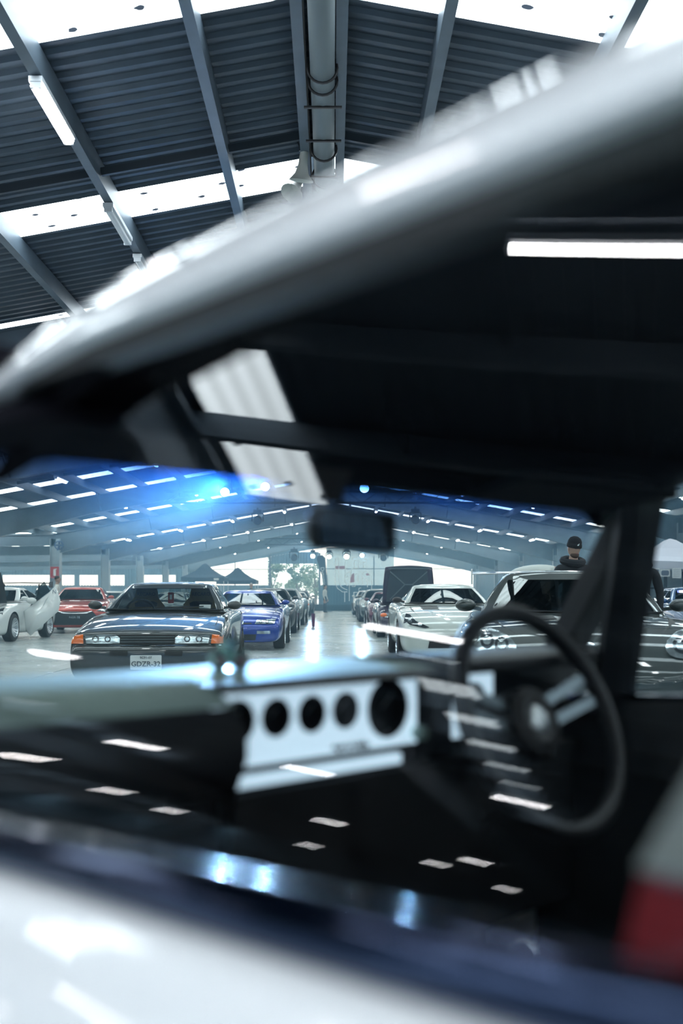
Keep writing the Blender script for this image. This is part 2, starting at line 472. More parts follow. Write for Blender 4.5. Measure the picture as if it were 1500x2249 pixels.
for s in (-1, 1):
    for u in (2.66, 5.66, 8.66, 11.66):
        for k in range(-3, 9):
            for off in (0, 3.1):
                y = 10.2+9.9*k+off
                if y > 96 or y < Y0+2: continue
                if u == 2.66 and s == 1 and round(y, 1) == 13.3: continue
                if s == -1 and u > 3 and -3 < y < 9: continue
                key = (s, u, round(y, 1))
                side = 'left' if s < 0 else 'right'; row = {2.66: 'first', 5.66: 'second', 8.66: 'third', 11.66: 'fourth'}[u]
                far = 'beyond the trusses' if y > 38 else 'near end'
                lab = near_lab.get(key, 'lit tube lamp, %s roof slope, %s row from the ridge, %s' % (side, row, far))
                lamp(XC+s*u, y, key != (-1, 2.66, 13.3), lab, None if key in near_lab else '%s slope, %s row of tube lamps, %s' % (side, row, far))
lamp(XC-2.66, 15.2, False, near_lab[(-1, 2.66, 15.2)], None)
for x in (-16.5, -20.7, -24.9, -31.2):
    for k in range(-2, 9):
        for off in (0, 3.1):
            y = 10.2+9.9*k+off+1.4
            if 25 < y < 95 and not (26 < y < 40 and x < -20): lamp(x, y, True, 'slim lit tube lamp in the low side aisle', 'tube lamps in the side aisle')
for x, y in ((-5.9, 2.2), (-8.9, 7.3), (-12.4, 4.45)):
    lamp(x, y, True, 'lit tube lamp over the left side of the white car, mirrored in its window', 'tube lamps beside the white car')
for x, y in ((-17.5, 11.2), (-30.4, 17.1), (-29.8, 14.9), (-27.8, 10.1), (-24.8, 4.6), (-40, 22), (-44, 14), (-47, 9), (-48, 19), (-52, 25), (-55, 12), (-58, 18), (-60, 26), (-62, 9.7), (-63, 29), (-66, 21)):
    lamp(x, y, True, 'lit side aisle tube lamp mirrored low in the white car window', 'mirrored side aisle lamps')
# --- walls
def ribbed_wall(name, x0, x1, z0, z1f, m, y, parent, step=.2):
    """ribbed sheet wall standing across the hall"""
    mb = MB(); n = int((x1-x0)/step)
    prof = []
    for i in range(n):
        x = x0+i*step
        prof += [(x, 0), (x+step*.35, 0), (x+step*.5, -.03), (x+step*.85, -.03)]
    prof.append((x1, 0))
    vs = [(x, y+d, z0) for x, d in prof]+[(x, y+d, z1f(x)) for x, d in prof]
    k = len(prof)
    return mb.add(vs, [(i, i+1, k+i+1, k+i) for i in range(k-1)]).build(name, m, parent)
we = empty('wall_far'); tag(we, 'far gable wall with glowing translucent panels over a ribbed blue band', kind='structure')
PANEL = emis('gable_daylight', (.93, .97, 1.0), 2.2)
DX0, DX1, DZ = -6.0, -1.35, 4.15        # roller door opening, with trees beyond
for a, b in ((AX, DX0), (DX1, XR+.3)):
    ribbed_wall('lower_sheet', a, b, 0, lambda x: 2.05, WALLM, Y1, we, .28)
ribbed_wall('door_head_sheet', DX0, DX1, DZ, lambda x: 5.3, WALLM, Y1, we, .28)
def gp(x0, x1, z0, z1=None):
    zt = lambda x: (roof_z(x)-.85) if z1 is None else z1
    MB().add([(x0, Y1, z0), (x1, Y1, z0), (x1, Y1, zt(x1)), (x0, Y1, zt(x0)), (x0, Y1+.03, z0), (x1, Y1+.03, z0), (x1, Y1+.03, zt(x1)), (x0, Y1+.03, zt(x0))],
             [(0, 1, 2, 3), (7, 6, 5, 4), (0, 4, 5, 1), (1, 5, 6, 2), (2, 6, 7, 3), (3, 7, 4, 0)]).build('daylight_panel', PANEL, we)
xs = [XL+.4+i*1.12 for i in range(7)]
for a, b in zip(xs[:-1], xs[1:]):
    if b < DX0+.01: gp(a+.015, b-.015, 2.05, 3.55); gp(a+.015, b-.015, 3.62)
gp(DX0, (DX0+DX1)/2-.03, 5.32); gp((DX0+DX1)/2+.03, DX1, 5.32)
xs = [DX1+i*1.205 for i in range(13)]
for a, b in zip(xs[:-1], xs[1:]):
    gp(a+.015, b-.015, 2.1, 3.62); gp(a+.015, b-.015, 3.69, 5.2 if a < 3 and roof_z(b)-.85 > 5.2 else None)
gwin = [(-32.2, -27.6), (-27.2, -25.2), (-24.7, -22.9), (-22.6, -20.3), (-18.9, -15.3)]
for a, b in gwin:
    m_ = int((b-a)/.9)
    for i in range(m_): gp(a+(b-a)*i/m_+.01, a+(b-a)*(i+1)/m_-.01, 2.0, 3.05)
ribbed_wall('aisle_sheet', AX, XL, 3.05, lambda x: roof_z(x), WALLM, Y1+.06, we, .28)
ribbed_wall('aisle_sheet', AX, XL, 2.0, lambda x: 3.06, WALLM, Y1+.08, we, .28)
gt = MB()
for s in (-1, 1):
    xa, xb = XC, XC+s*(EAVE+.3)
    gt.add([(xa, Y1-.05, roof_z(xa)-.85), (xb, Y1-.05, roof_z(xb)-.85), (xb, Y1-.05, roof_z(xb)+.05), (xa, Y1-.05, roof_z(xa)+.05)], [(0, 1, 2, 3)])
gt.build('gable_trim', WALLM, we)
for x in (DX0-.1, DX1+.1): MB().box((x, Y1-.1, 2.6), (.18, .12, 5.2)).build('door_post', STEEL, we)
for z in (3.585, ): MB().box(((XL+XR)/2-7, Y1-.06, z), (9, .06, .07)).box((6.2, Y1-.06, z+.07), (14.6, .06, .07)).build('girt', STEEL, we)
for x in (4.05, -9.5): MB().box((x, Y1-.08, 3.4), (.09, .06, 3.0)).build('wall_post', STEEL, we)
# long walls
def side_wall(name, x, zt, lab):
    W = empty(name); tag(W, lab, kind='structure')
    for i in range(32):
        y = Y0+i*3.95
        mb = MB(); prof = []
        for k in range(16):
            yy = y+k*.247
            prof += [(yy, 0), (yy+.09, 0), (yy+.12, .035), (yy+.21, .035)]
        prof.append((y+3.95, 0)); sgn = 1 if x > 0 else -1
        vs = [(x+sgn*d, yy, 0) for yy, d in prof]+[(x+sgn*d, yy, zt) for yy, d in prof]; k = len(prof)
        mb.add(vs, [(j, j+1, k+j+1, k+j) for j in range(k-1)]).build('wall_sheet', WALLM, W)
    return W
side_wall('wall_right', XR+.55, roof_z(XR)+.05, 'ribbed blue grey side wall behind the white gazebo')
side_wall('wall_left', AX, roof_z(AX)+.02, 'ribbed outer wall of the low side aisle')
wb = empty('wall_near'); tag(wb, 'ribbed gable wall at the near end of the hall', kind='structure')
ribbed_wall('wall_sheet', AX, XR+.55, 0, lambda x: roof_z(x)+.05, WALLM, Y0, wb, .3)
MB().add([(XL, Y0, roof_z(XL)), (XC, Y0, roof_z(XC)), (XC, Y0, RZ+.1)], [(0, 1, 2)]).build('gable_sheet', WALLM, wb)
for s in (1, ):
    MB().box((XR+.3, (Y0+Y1)/2, roof_z(XR)+.02), (.8, Y1-Y0, .04)).build('eaves_gutter', STEEL, ceil_)
# --- ground and trees beyond the roller door
out = MB().box((-4, 125, -.1), (60, 49.5, .1)).build('yard', mat('yard_gravel', (.42, .42, .40), .9, var=.2), None)
tag(out, 'pale gravel yard outside the roller door', kind='structure')
LEAF = [mat('leaf_a', (.10, .17, .09), .6), mat('leaf_b', (.17, .25, .15), .6)]
def tree(x, y, h, r, label, seed):
    rnd = random.Random(seed)
    T = empty('tree', (x, y, -.05)); tag(T, label, 'tree')
    MB().tube([(0, 0, 0), (.1, 0, h*.3), (-.05, .1, h*.6)], [.2, .15, .06], 8).tube([(.08, 0, h*.3), (r*.5, 0, h*.62)], [.1, .03], 6).tube([(.08, 0, h*.28), (-r*.5, .1, h*.58)], [.1, .03], 6).build('trunk', mat('bark', (.16, .13, .11), .9), T)
    mb = MB()
    cl = [(rnd.uniform(-r, r)*.75, rnd.uniform(-r, r)*.5, h*rnd.uniform(.28, .95), rnd.uniform(.35, .6)*r*.75) for _ in range(15)]
    for _ in range(1700):
        c = rnd.choice(cl); d = Vector((rnd.gauss(0, 1), rnd.gauss(0, 1), rnd.gauss(0, 1))).normalized()*c[3]*rnd.uniform(.55, 1.05)
        p = Vector(c[:3])+d; a = Vector((rnd.gauss(0, 1), rnd.gauss(0, 1), rnd.gauss(0, 1))).normalized()*.11; b = a.orthogonal().normalized()*.07
        mb.add([p-a, p+b, p+a, p-b], [(0, 1, 2, 3)], rnd.randint(0, 1))
    mb.build('crown', LEAF, T)
tree(-6.4, 107, 5.6, 1.5, 'tall leafy tree outside the roller door, left of the opening', 3)
tree(-3.9, 111.5, 4.6, 1.35, 'leafy tree in the middle of the roller door opening', 4)
tree(-1.8, 107.2, 5.2, 1.2, 'leafy tree outside the roller door, beside the feather flag', 5)
tree(-3.0, 117, 3.2, 2.2, 'low bushy tree behind the others outside the roller door', 6)
# ================================================================== haze in the air
def haze():
    m = bpy.data.materials.new('thin_haze'); m.use_nodes = True
    n, l = nodes_of(m); n.clear()
    v = n.new('ShaderNodeVolumeScatter'); v.inputs['Color'].default_value = (.36, .70, 1.0, 1)
    v.inputs['Density'].default_value = HAZE_D; v.inputs['Anisotropy'].default_value = .5
    o = n.new('ShaderNodeOutputMaterial'); l.new(v.outputs[0], o.inputs['Volume'])
    mb = MB().prism([(-34, .012), (XR+.3, .012), (XR+.3, roof_z(XR)-.12), (XC, RZ-.14), (XL, roof_z(XL)-.1), (-34, roof_z(-34)-.1)], 14.2, Y1-.2)
    h = mb.build('stage_haze', m); tag(h, 'thin blue stage haze hanging in the far part of the hall', 'haze', kind='stuff')
haze()
# ================================================================== THE WHITE CAR THE PHOTOGRAPH LOOKS THROUGH
# local x = across (0 at near window sill, 1.4 at far door), y = forwards, z = up
NC = empty('white_show_car', (0, .5, 0), math.radians(43))
tag(NC, 'white classic car whose side window the view looks through', 'car')
WPAINT = mat('white_car_paint', (.93, .94, .96), .25, 0, coat=1.)
TRIM = mat('black_interior_trim', (.010, .011, .014), .55, bump=.15, bscale=300)
HEADL = mat('black_headliner', (.008, .008, .012), .95, bump=.2, bscale=200, spec=.1)
PAD = mat('grey_green_dash_pad', (.155, .22, .20), .62, bump=.1, bscale=250)
SEAL = mat('window_seal', (.022, .024, .026), .5)
XM = .70
def sill(p): return .979-.06*p
# --- near side glass, curved and canted in towards the front
GA, GB, GC, GD, GE, G0 = .238, -.06, .128, -.058, .085, .02
def glass_q(p, z):
    w_ = z-.95
    return G0+GA*w_+GB*w_*w_+GC*p+GD*p*p+GE*p*w_
gb = MB(); NI, NJ = 36, 20
for j in range(NJ+1):
    t = j/NJ
    for i in range(NI+1):
        p = -.34+(1.12-.20*t)*i/NI
        z0_ = sill(p)-.02; z = z0_+(1.356-z0_)*t
        gb.v.append((glass_q(p, z), p, z))
for j in range(NJ):
    for i in range(NI):
        a = j*(NI+1)+i; gb.f.append((a, a+1, a+NI+2, a+NI+1)); gb.mi.append(0)
gl = gb.build('side_window', thin_glass('side_glass', (.93, .97, .96), .78, 1.47), NC, smooth=180)
# --- roof skin, drip rail, headliner
def section_loft(prof, ps, dz=lambda p: 0, dq=lambda p: 0):
    mb = MB(); k = len(prof)
    for p in ps: mb.v += [(q+dq(p), p, z+dz(p)) for q, z in prof]
    for i in range(len(ps)-1):
        for j in range(k-1):
            mb.f.append((i*k+j, i*k+j+1, (i+1)*k+j+1, (i+1)*k+j)); mb.mi.append(0)
    return mb
def mirror(prof): return prof+[(2*XM-q, z) for q, z in prof[::-1] if abs(q-XM) > 1e-4]
g = .108
roof = mirror([(g+.005, 1.352), (g-.016, 1.353), (g-.022, 1.358), (g-.020, 1.367), (g-.007, 1.385), (g+.012, 1.407), (g+.038, 1.427), (g+.078, 1.445), (g+.2, 1.463), (XM, 1.474)])
rp = [-1.0, -.6, -.2, .2, .45, .58, .66, .70]
section_loft(roof, rp, lambda p: -.03*max(0, (p-.4)/.3)**2-.05*max(0, (-.5-p)/.5)**2, lambda p: .05*p).build('roof', WPAINT, NC, smooth=50)
hd = mirror([(g-.004, 1.354), (g+.012, 1.350), (g+.05, 1.376), (g+.12, 1.394), (XM, 1.42)])
section_loft(hd, [-1.0, -.5, 0, .3, .4, .5, .58, .64, .69], lambda p: -.10*max(0, (p-.3)/.39)**2, lambda p: .05*p).build('headliner', HEADL, NC, smooth=60)
for s in (0, 1):
    q = g+.002 if not s else 2*XM-g-.002
    MB().box((q+(.006 if not s else -.006), -.15, 1.345), (.03, 1.62, .018), M=Matrix.Rotation(-.05, 4, 'Z')).build('window_frame_top', SEAL, NC)
MB().box((XM, .70, 1.342), (2*XM-2*g-.02, .05, .11)).build('windscreen_header', HEADL, NC)
# --- windscreen with a dark blue shade band, raked forwards to the cowl
wg = MB(); NI, NJ = 24, 10
for j in range(NJ+1):
    t = j/NJ
    for i in range(NI+1):
        u = -1+2*i/NI
        hw = (XM-g-.03)*(1-t)+(XM-.0)*t
        wg.v.append((XM+u*hw, .645+.215*t+(.10+.075*t)*(1-u*u), 1.298-.29*t))
for j in range(NJ):
    for i in range(NI):
        a = j*(NI+1)+i; wg.f.append((a, a+1, a+NI+2, a+NI+1)); wg.mi.append(0)
wg.build('windscreen', thin_glass('windscreen_glass', (.93, .98, .97), .6, 1.45, band=(1.205, 1.298, (.01, .10, .34))), NC, smooth=180)
# --- pillars
def pillar(nm, pts, wd, dp, m):
    mb = MB()
    for a, b in zip(pts[:-1], pts[1:]): mb.bar(a, b, wd, dp)
    return mb.build(nm, m, NC)
PILL = mat('pillar_trim', (.014, .015, .02), .6)
pillar('windscreen_pillar', [(1.40, .862, .95), (2*XM-g+.025, .578, 1.335)], .062, .05, PILL)
pillar('windscreen_pillar', [(0.0, .98, .97), (g+.01, .665, 1.325)], .07, .05, PILL)
MB().bar((1.16, .70, 1.335), (1.335, .555, 1.335), .07, .075).build('header_corner', HEADL, NC)
pillar('vent_window_post', [(1.40, .715, .90), (2*XM-g+.005, .585, 1.325)], .075, .03, mat('post_trim', (.022, .024, .03), .5))
# far side glass
fg = MB(); NJ = 8
for j in range(NJ+1):
    t = j/NJ
    for p0 in (-.85, .80-.16*t): fg.v.append((2*XM-.125*t, p0, sill(p0)-.012+(1.345-sill(p0))*t))
for j in range(NJ): fg.f.append((2*j, 2*j+1, 2*j+3, 2*j+2)); fg.mi.append(0)
fg.build('side_window', thin_glass('far_side_glass', (.80, .86, .88), .5, 1.4), NC, smooth=180)
# --- body sides: door, wing, rear quarter, both sides
skin = [(.0, .0), (-.012, -.004), (-.03, -.02), (-.055, -.055), (-.078, -.11), (-.092, -.2), (-.098, -.3), (-.092, -.45), (-.07, -.62), (-.02, -.72)]
def side_panel(nm, p0, p1, s):
    mb = MB(); ps = [p0+(p1-p0)*i/8 for i in range(9)]; k = len(skin)
    for p in ps:
        f = 1-.25*max(0, (abs(p)-1.2))**2
        for q, dz in skin:
            x = q*f + (.02*max(0, abs(p)-1.3)**2*6)
            mb.v.append((x if s == 0 else 2*XM-x, p, sill(min(p, .9))-.030+dz))
    for i in range(8):
        for j in range(k-1): mb.f.append((i*k+j, i*k+j+1, (i+1)*k+j+1, (i+1)*k+j)); mb.mi.append(0)
    return mb.build(nm, WPAINT, NC, smooth=60)
for s in (0, 1):
    side_panel('rear_quarter', -2.2, -.606, s)
    d = side_panel('door', -.6, .7, s)
    side_panel('front_wing', .706, 2.2, s)
    sg = -1 if s == 0 else 1; x0 = 0 if s == 0 else 2*XM
    MB().bar((x0+sg*.105, -.47, .80), (x0+sg*.105, -.33, .80), .025, .02).build('door_handle', CHROME, d)
    tr = MB(); n = 9
    prof = [(.012, .002), (.004, .004), (-.006, .0), (-.013, -.008), (-.015, -.018), (-.012, -.028), (-.004, -.034), (.01, -.034)]
    for i in range(13):
        p = -.8+1.62*i/12
        tr.v += [((q if s == 0 else 2*XM-q), p, sill(p)+dz) for q, dz in prof]
    k = len(prof)
    for i in range(12):
        for j in range(k-1): tr.f.append((i*k+j, i*k+j+1, (i+1)*k+j+1, (i+1)*k+j)); tr.mi.append(0)
    tr.build('belt_moulding', mat('bright_moulding', (.035, .05, .095), .08, 1.), NC, smooth=60)
    # inner door card
    MB().add([(x0-sg*.015, -.7, sill(-.7)-.01), (x0-sg*.015, .85, sill(.85)-.01), (x0-sg*.06, .85, .80), (x0-sg*.06, -.7, .82), (x0-sg*.05, .85, .30), (x0-sg*.05, -.7, .30)],
             [(0, 1, 2, 3), (3, 2, 4, 5)]).build('door_card', TRIM, NC)
    MB().lathe([(0, 0), (.02, 0), (.02, .02), (.012, .03), (.012, .05), (0, .05)], 12, Matrix.Translation((x0-sg*.06, .3, .74)) @ Matrix.Rotation(-sg*PI/2, 4, 'Y')).build('window_winder', CHROME, NC, smooth=True)
MB().add([(.0, -.8, sill(-.8)-.022), (.0, .82, sill(.82)-.022), (.15, .82, sill(.82)-.026), (.012, -.8, sill(-.8)-.026)], [(0, 1, 2, 3)]).build('door_ledge', HEADL, NC)
# bonnet, cowl, boot, floor pan
section_loft([(.0, .90), (.08, .935), (.3, .955), (.7, .965), (1.1, .955), (1.32, .935), (1.4, .90)], [1.06, 1.3, 1.7, 2.1, 2.3], lambda p: -.07*(p-1.06)/1.2-.12*max(0, p-1.9)).build('bonnet', WPAINT, NC, smooth=60)
MB().box((XM, 1.04, .95), (1.36, .10, .03)).build('cowl', BLACK, NC)
section_loft([(.0, .92), (.1, .95), (.7, .96), (1.3, .95), (1.4, .92)], [-2.3, -1.9, -1.5, -1.0], lambda p: -.06*(-1.0-p)).build('boot_lid', WPAINT, NC, smooth=60)
MB().box((XM, 2.31, .55), (1.4, .06, .55)).build('front_panel', WPAINT, NC)
MB().box((XM, -2.31, .58), (1.4, .06, .6)).build('rear_panel', WPAINT, NC)
MB().box((XM, 0, .26), (1.4, 4.5, .05)).build('floor_pan', TRIM, NC)
MB().box((XM, 1.02, .62), (1.38, .03, .72)).build('bulkhead', TRIM, NC)
MB().prism([(XM-.14, .28), (XM+.14, .28), (XM+.10, .50), (XM-.10, .50)], -.9, 1.0).build('tunnel', TRIM, NC)
wt = MB().lathe([(.0, -.1), (.2, -.1), (.3, -.09), (.315, -.06), (.315, .06), (.3, .09), (.2, .1), (.0, .1)], 28).mesh('tyre', RUBBER, True)
for s, q in ((0, .06), (1, 2*XM-.06)):
    for p in (-1.35, 1.45):
        link('tyre', wt, NC, (q, p, .315), (0, PI/2, 0))
# --- dashboard: padded top, passenger side face, recessed gauge bay
DP = [(1.03, 1.005), (.95, 1.018), (.82, 1.016), (.74, 1.006), (.69, .985), (.665, .955), (.665, .92), (.685, .88), (.74, .86), (.74, .60)]
def dash_part(q0, q1, prof, nm, m):
    mb = MB(); k = len(prof)
    n = 6
    for i in range(n+1):
        q = q0+(q1-q0)*i/n
        mb.v += [(q, p, z) for p, z in prof]
    for i in range(n):
        for j in range(k-1): mb.f.append((i*k+j, i*k+j+1, (i+1)*k+j+1, (i+1)*k+j)); mb.mi.append(0)
    for e in (0, n): mb.f.append(tuple(e*k+j for j in range(k))); mb.mi.append(0)
    return mb.build(nm, m, NC, smooth=50)
dash_part(.03, .472, DP[:5], 'dash_pad', PAD)
dash_part(.03, .472, [(.6905, .984), (.6655, .955)]+DP[6:], 'dash_face', TRIM)
BAY = [(1.03, 1.005), (.95, 1.018), (.82, 1.016), (.74, 1.012), (.722, 1.003), (.724, .997), (.775, .993), (.80, .985), (.80, .60)]
dash_part(.472, .93, BAY[:4], 'dash_pad', PAD)
dash_part(.472, .93, [(.7405, 1.0115)]+BAY[4:], 'gauge_bay', TRIM)  # black lip: the shadow over the gauges is put into its colour
HOODP = [(1.03, 1.005), (.95, 1.02), (.82, 1.03), (.74, 1.03), (.70, 1.022), (.695, 1.01), (.70, 1.0), (.79, .995), (.80, .985), (.80, .60)]
dash_part(.93, 1.37, HOODP, 'instrument_hood', TRIM)
MB().box((.72, .79, .70), (1.3, .06, .30)).build('lower_dash', TRIM, NC)
GP = mat('gauge_panel_added_glow', (.80, .90, .97), .40, .0, emit=(.62, .82, 1.0), es=.7, var=.08, vscale=30)  # added glow brightens the gauge panel and its strip in the dark cabin
def plate_with_holes(x0, x1, z0, z1, holes, y, t, nm, m, parent):
    """flat plate across local x with round holes, front at y"""
    bm = bmesh.new()
    loops = [[(x0, z0), (x1, z0), (x1, z1), (x0, z1)]]
    for cx, cz, r in holes: loops.append([(cx+r*math.cos(2*PI*i/28), cz+r*math.sin(2*PI*i/28)) for i in range(28)])
    es = []
    for lp in loops:
        vs = [bm.verts.new((x, y, z)) for x, z in lp]
        es += [bm.edges.new((vs[i], vs[(i+1) % len(vs)])) for i in range(len(vs))]
    bmesh.ops.triangle_fill(bm, use_beauty=True, use_dissolve=False, edges=es)
    r = bmesh.ops.extrude_face_region(bm, geom=bm.faces[:])
    bmesh.ops.translate(bm, verts=[v for v in r['geom'] if isinstance(v, bmesh.types.BMVert)], vec=(0, t, 0))
    bmesh.ops.recalc_face_normals(bm, faces=bm.faces)
    me = bpy.data.meshes.new(nm); bm.to_mesh(me); bm.free(); me.materials.append(m)
    return link(nm, me, parent)
GZ = .951
gauges = [(.536, .953, .031), (.606, .953, .0285), (.675, .953, .0285), (.744, .953, .0285), (.838, .949, .0475)]
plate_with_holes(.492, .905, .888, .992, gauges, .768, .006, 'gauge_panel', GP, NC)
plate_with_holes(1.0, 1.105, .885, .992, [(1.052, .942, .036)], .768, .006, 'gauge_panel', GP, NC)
DIAL = mat('dial_black', (.006, .007, .010), .35)
for cx, cz, r in gauges+[(1.052, .942, .036)]:
    gg = MB().lathe([(0, -.001), (r*.99, -.001)], 28, Matrix.Translation((cx, .785, cz)) @ Matrix.Rotation(PI/2, 4, 'X')).build('gauge', DIAL, NC)
    MB().lathe([(r*.995, -.012), (r*1.0, .017), (r*.93, .017), (r*.93, -.012)], 28, Matrix.Translation((cx, .785, cz)) @ Matrix.Rotation(PI/2, 4, 'X')).build('bezel', DIAL, gg, smooth=True)
    MB().bar((cx, .782, cz), (cx+r*.5, .782, cz+r*.45), .003, .002).build('needle', mat('needle_grey', (.25, .27, .28), .4), gg)
# lower shelf strip of the panel, with lettering in script above it
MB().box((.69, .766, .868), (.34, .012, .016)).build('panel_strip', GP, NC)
MB().box((.70, .774, .8815), (.36, .004, .010)).build('panel_slot', DIAL, NC)
for i, (a, b, r) in enumerate([(.715, .738, .004), (.742, .762, .003), (.766, .79, .005)]):
    MB().tube([(a+(b-a)*t/6, .7655, .897+.004*math.sin(t*1.7+i)) for t in range(7)], r*.7, 6).build('script_badge', DIAL, NC, smooth=True)
MB().lathe([(0, 0), (.011, 0), (.013, .006), (.011, .02), (.0, .023)], 16, Matrix.Translation((.90, .765, .905)) @ Matrix.Rotation(PI/2, 4, 'X')).build('dash_knob', mat('pale_green_knob', (.35, .48, .44), .25), NC, smooth=True)
# --- steering wheel
SW_ = empty('steering_wheel', (1.055, .655, .915), 0, NC); SW_.rotation_euler = (math.radians(-68), 0, 0)
# local z of the wheel is its axis towards the driver (rotated below)
SW_.rotation_euler = (math.radians(66), 0, 0)
LEA = mat('black_leather', (.012, .012, .015), .5, bump=.2, bscale=200)
R = .188
MB().tube([(R*math.cos(2*PI*i/48), R*math.sin(2*PI*i/48), .03) for i in range(48)], .0155, 12, closed=True).build('rim', LEA, SW_, smooth=True)
SPK = mat('satin_spoke', (.13, .16, .18), .3, .8)
for a in (math.radians(14), math.radians(166)):
    c, s_ = math.cos(a), math.sin(a)
    for o_ in (-.017, .017):
        MB().bar((c*.05-s_*o_, s_*.05+c*o_, .005), (c*R*.97-s_*o_*1.3, s_*R*.97+c*o_*1.3, .028), .018, .006).build('spoke', SPK, SW_)
MB().lathe([(0, -.06), (.06, -.06), (.062, 0), (.058, .02), (.04, .028), (.036, .024), (0, .022)], 28).build('hub', LEA, SW_, smooth=True)
MB().lathe([(.0, .026), (.02, .028), (.026, .024), (.026, .02)], 20).build('horn_badge', mat('badge_silver', (.45, .47, .48), .3, .9, var=.4, vscale=60), SW_, smooth=True)
MB().tube([(0, 0, -.05), (0, 0, -.3)], .03, 12).build('steering_column', TRIM, SW_, smooth=True)
MB().tube([(.04, .01, -.08), (.17, .06, -.08), (.2, .07, -.075)], [.006, .006, .01], 8).build('indicator_stalk', SPK, SW_, smooth=True)
# --- rear view mirror and sun visor clip
RM = empty('rear_view_mirror', (.728, .735, 1.226), math.radians(13), NC)
rmb = MB()
def rrect(w_, h_, r, n=5):
    pts = []
    for cx, cz, a0 in ((w_/2-r, h_/2-r, 0), (-w_/2+r, h_/2-r, PI/2), (-w_/2+r, -h_/2+r, PI), (w_/2-r, -h_/2+r, 1.5*PI)):
        pts += [(cx+r*math.cos(a0+PI/2*i/n), cz+r*math.sin(a0+PI/2*i/n)) for i in range(n+1)]
    return pts
sh = [(rrect(.21, .060, .014), -.012), (rrect(.214, .064, .016), -.006), (rrect(.214, .064, .016), .004), (rrect(.17, .045, .014), .028)]
k = len(sh[0][0])
for pts, y in sh: rmb.v += [(x, y, z) for x, z in pts]
for i in range(3):
    for j in range(k): rmb.f.append((i*k+j, i*k+(j+1) % k, (i+1)*k+(j+1) % k, (i+1)*k+j)); rmb.mi.append(0)
rmb.f.append(tuple(range(3*k, 4*k))); rmb.mi.append(0)
rmb.build('mirror_shell', BLACK, RM, smooth=40)
MB().add([(x, -.010, z) for x, z in rrect(.200, .052, .012)], [tuple(range(k))]).build('mirror_glass', mat('mirror_silver', (.14, .16, .19), .04, 1.), RM)
MB().tube([(0, .02, .02), (0, .025, .05), (-.005, .02, .085)], [.008, .006, .012], 8).build('mirror_stalk', BLACK, RM, smooth=True)
MB().box((.612, .69, 1.282), (.055, .03, .045), taper=1.7).build('mirror_mount', mat('mount_brown', (.028, .018, .02), .6), NC)
for q in (.30, 1.10):
    MB().prism(rrect(.42, .12, .03), -.008, .008).build('sun_visor', HEADL, NC, loc=(q, .60, 1.296), rot=(math.radians(80), 0, 0))
# --- front seats: shell, padding, head pad
def seat(q, p, rz, face, pad, nm):
    S = empty(nm, (q, p, .28), rz, NC)
    prof = [(.0, .0), (.24, .02), (.26, .12), (.20, .16)]
    def cush(w0, w1, z0, z1, th, lean, y0, name, m):
        mb = MB(); NU, NV = 12, 8
        for iv in range(NV+1):
            v = iv/NV; wd = (w0+(w1-w0)*v)/2*(1-.25*max(0, v-.75)*4*max(0, v-.75))
            for iu in range(NU+1):
                u = -1+2*iu/NU
                bol = .05*abs(u)**3
                mb.v.append((u*wd, y0-lean*v+bol, z0+(z1-z0)*v))
        n1 = len(mb.v)
        for x, y, z in mb.v[:n1]: mb.v.append((x*.98, y-th, z))
        for iv in range(NV):
            for iu in range(NU):
                a = iv*(NU+1)+iu; mb.f.append((a, a+1, a+NU+2, a+NU+1)); b = a+n1; mb.f.append((b, b+NU+1, b+NU+2, b+1)); mb.mi += [0, 0]
        rim = [i for i in range(NU)]
        for iv in range(NV):
            for e in (0, NU):
                a = iv*(NU+1)+e; mb.f.append((a, a+NU+1, a+NU+1+n1, a+n1)); mb.mi.append(0)
        for e in (0, NV):
            for iu in range(NU):
                a = e*(NU+1)+iu; mb.f.append((a, a+1, a+1+n1, a+n1)); mb.mi.append(0)
        return mb.build(name, m, S, smooth=60)
    cush(.50, .48, .12, .70, .11, .10, .0, 'backrest', face)
    cush(.46, .30, .705, .82, .10, .03, -.10, 'head_pad', pad)
    b_ = MB().prism(rrect(.48, .14, .05), -.02, .46, M=Matrix.Translation((0, 0, .10))).build('seat_cushion', face, S, smooth=50)
    MB().box((0, .2, .0), (.40, .42, .06)).build('seat_base', BLACK, S)
RED = mat('red_seat_fabric', (.20, .004, .012), .8, bump=.3, bscale=250)
GREYF = mat('grey_seat_fabric', (.22, .235, .235), .85, bump=.3, bscale=250)
seat(.375, -.03, 0, RED, GREYF, 'passenger_seat')
seat(1.06, -.12, 0, mat('black_seat_fabric', (.012, .012, .014), .85), mat('black_seat_fabric'), 'driver_seat')
# --- console, levers, pedals
MB().tube([(XM, .42, .48), (XM-.01, .40, .66)], [.008, .006], 8).ball((XM-.01, .395, .685), .026).build('gear_lever', CHROME, NC, smooth=True)
MB().tube([(XM+.08, .1, .48), (XM+.08, .3, .58)], [.014, .012], 8).build('hand_brake', SPK, NC, smooth=True)
for q in (.95, 1.07, 1.19):
    MB().box((q, .90, .50), (.06, .02, .08)).bar((q, .91, .53), (q, .97, .80), .012).build('pedal', SPK, NC)
MB().prism(rrect(.40, .14, .02), -.012, .01).build('glove_box_lid', TRIM, NC, loc=(.27, .735, .76))
MB().lathe([(0, 0), (.015, 0), (.015, .02), (0, .022)], 14, Matrix.Translation((.27, .715, .76)) @ Matrix.Rotation(PI/2, 4, 'X')).build('glove_box_knob', mat('aged_knob', (.28, .32, .31), .35), NC, smooth=True)
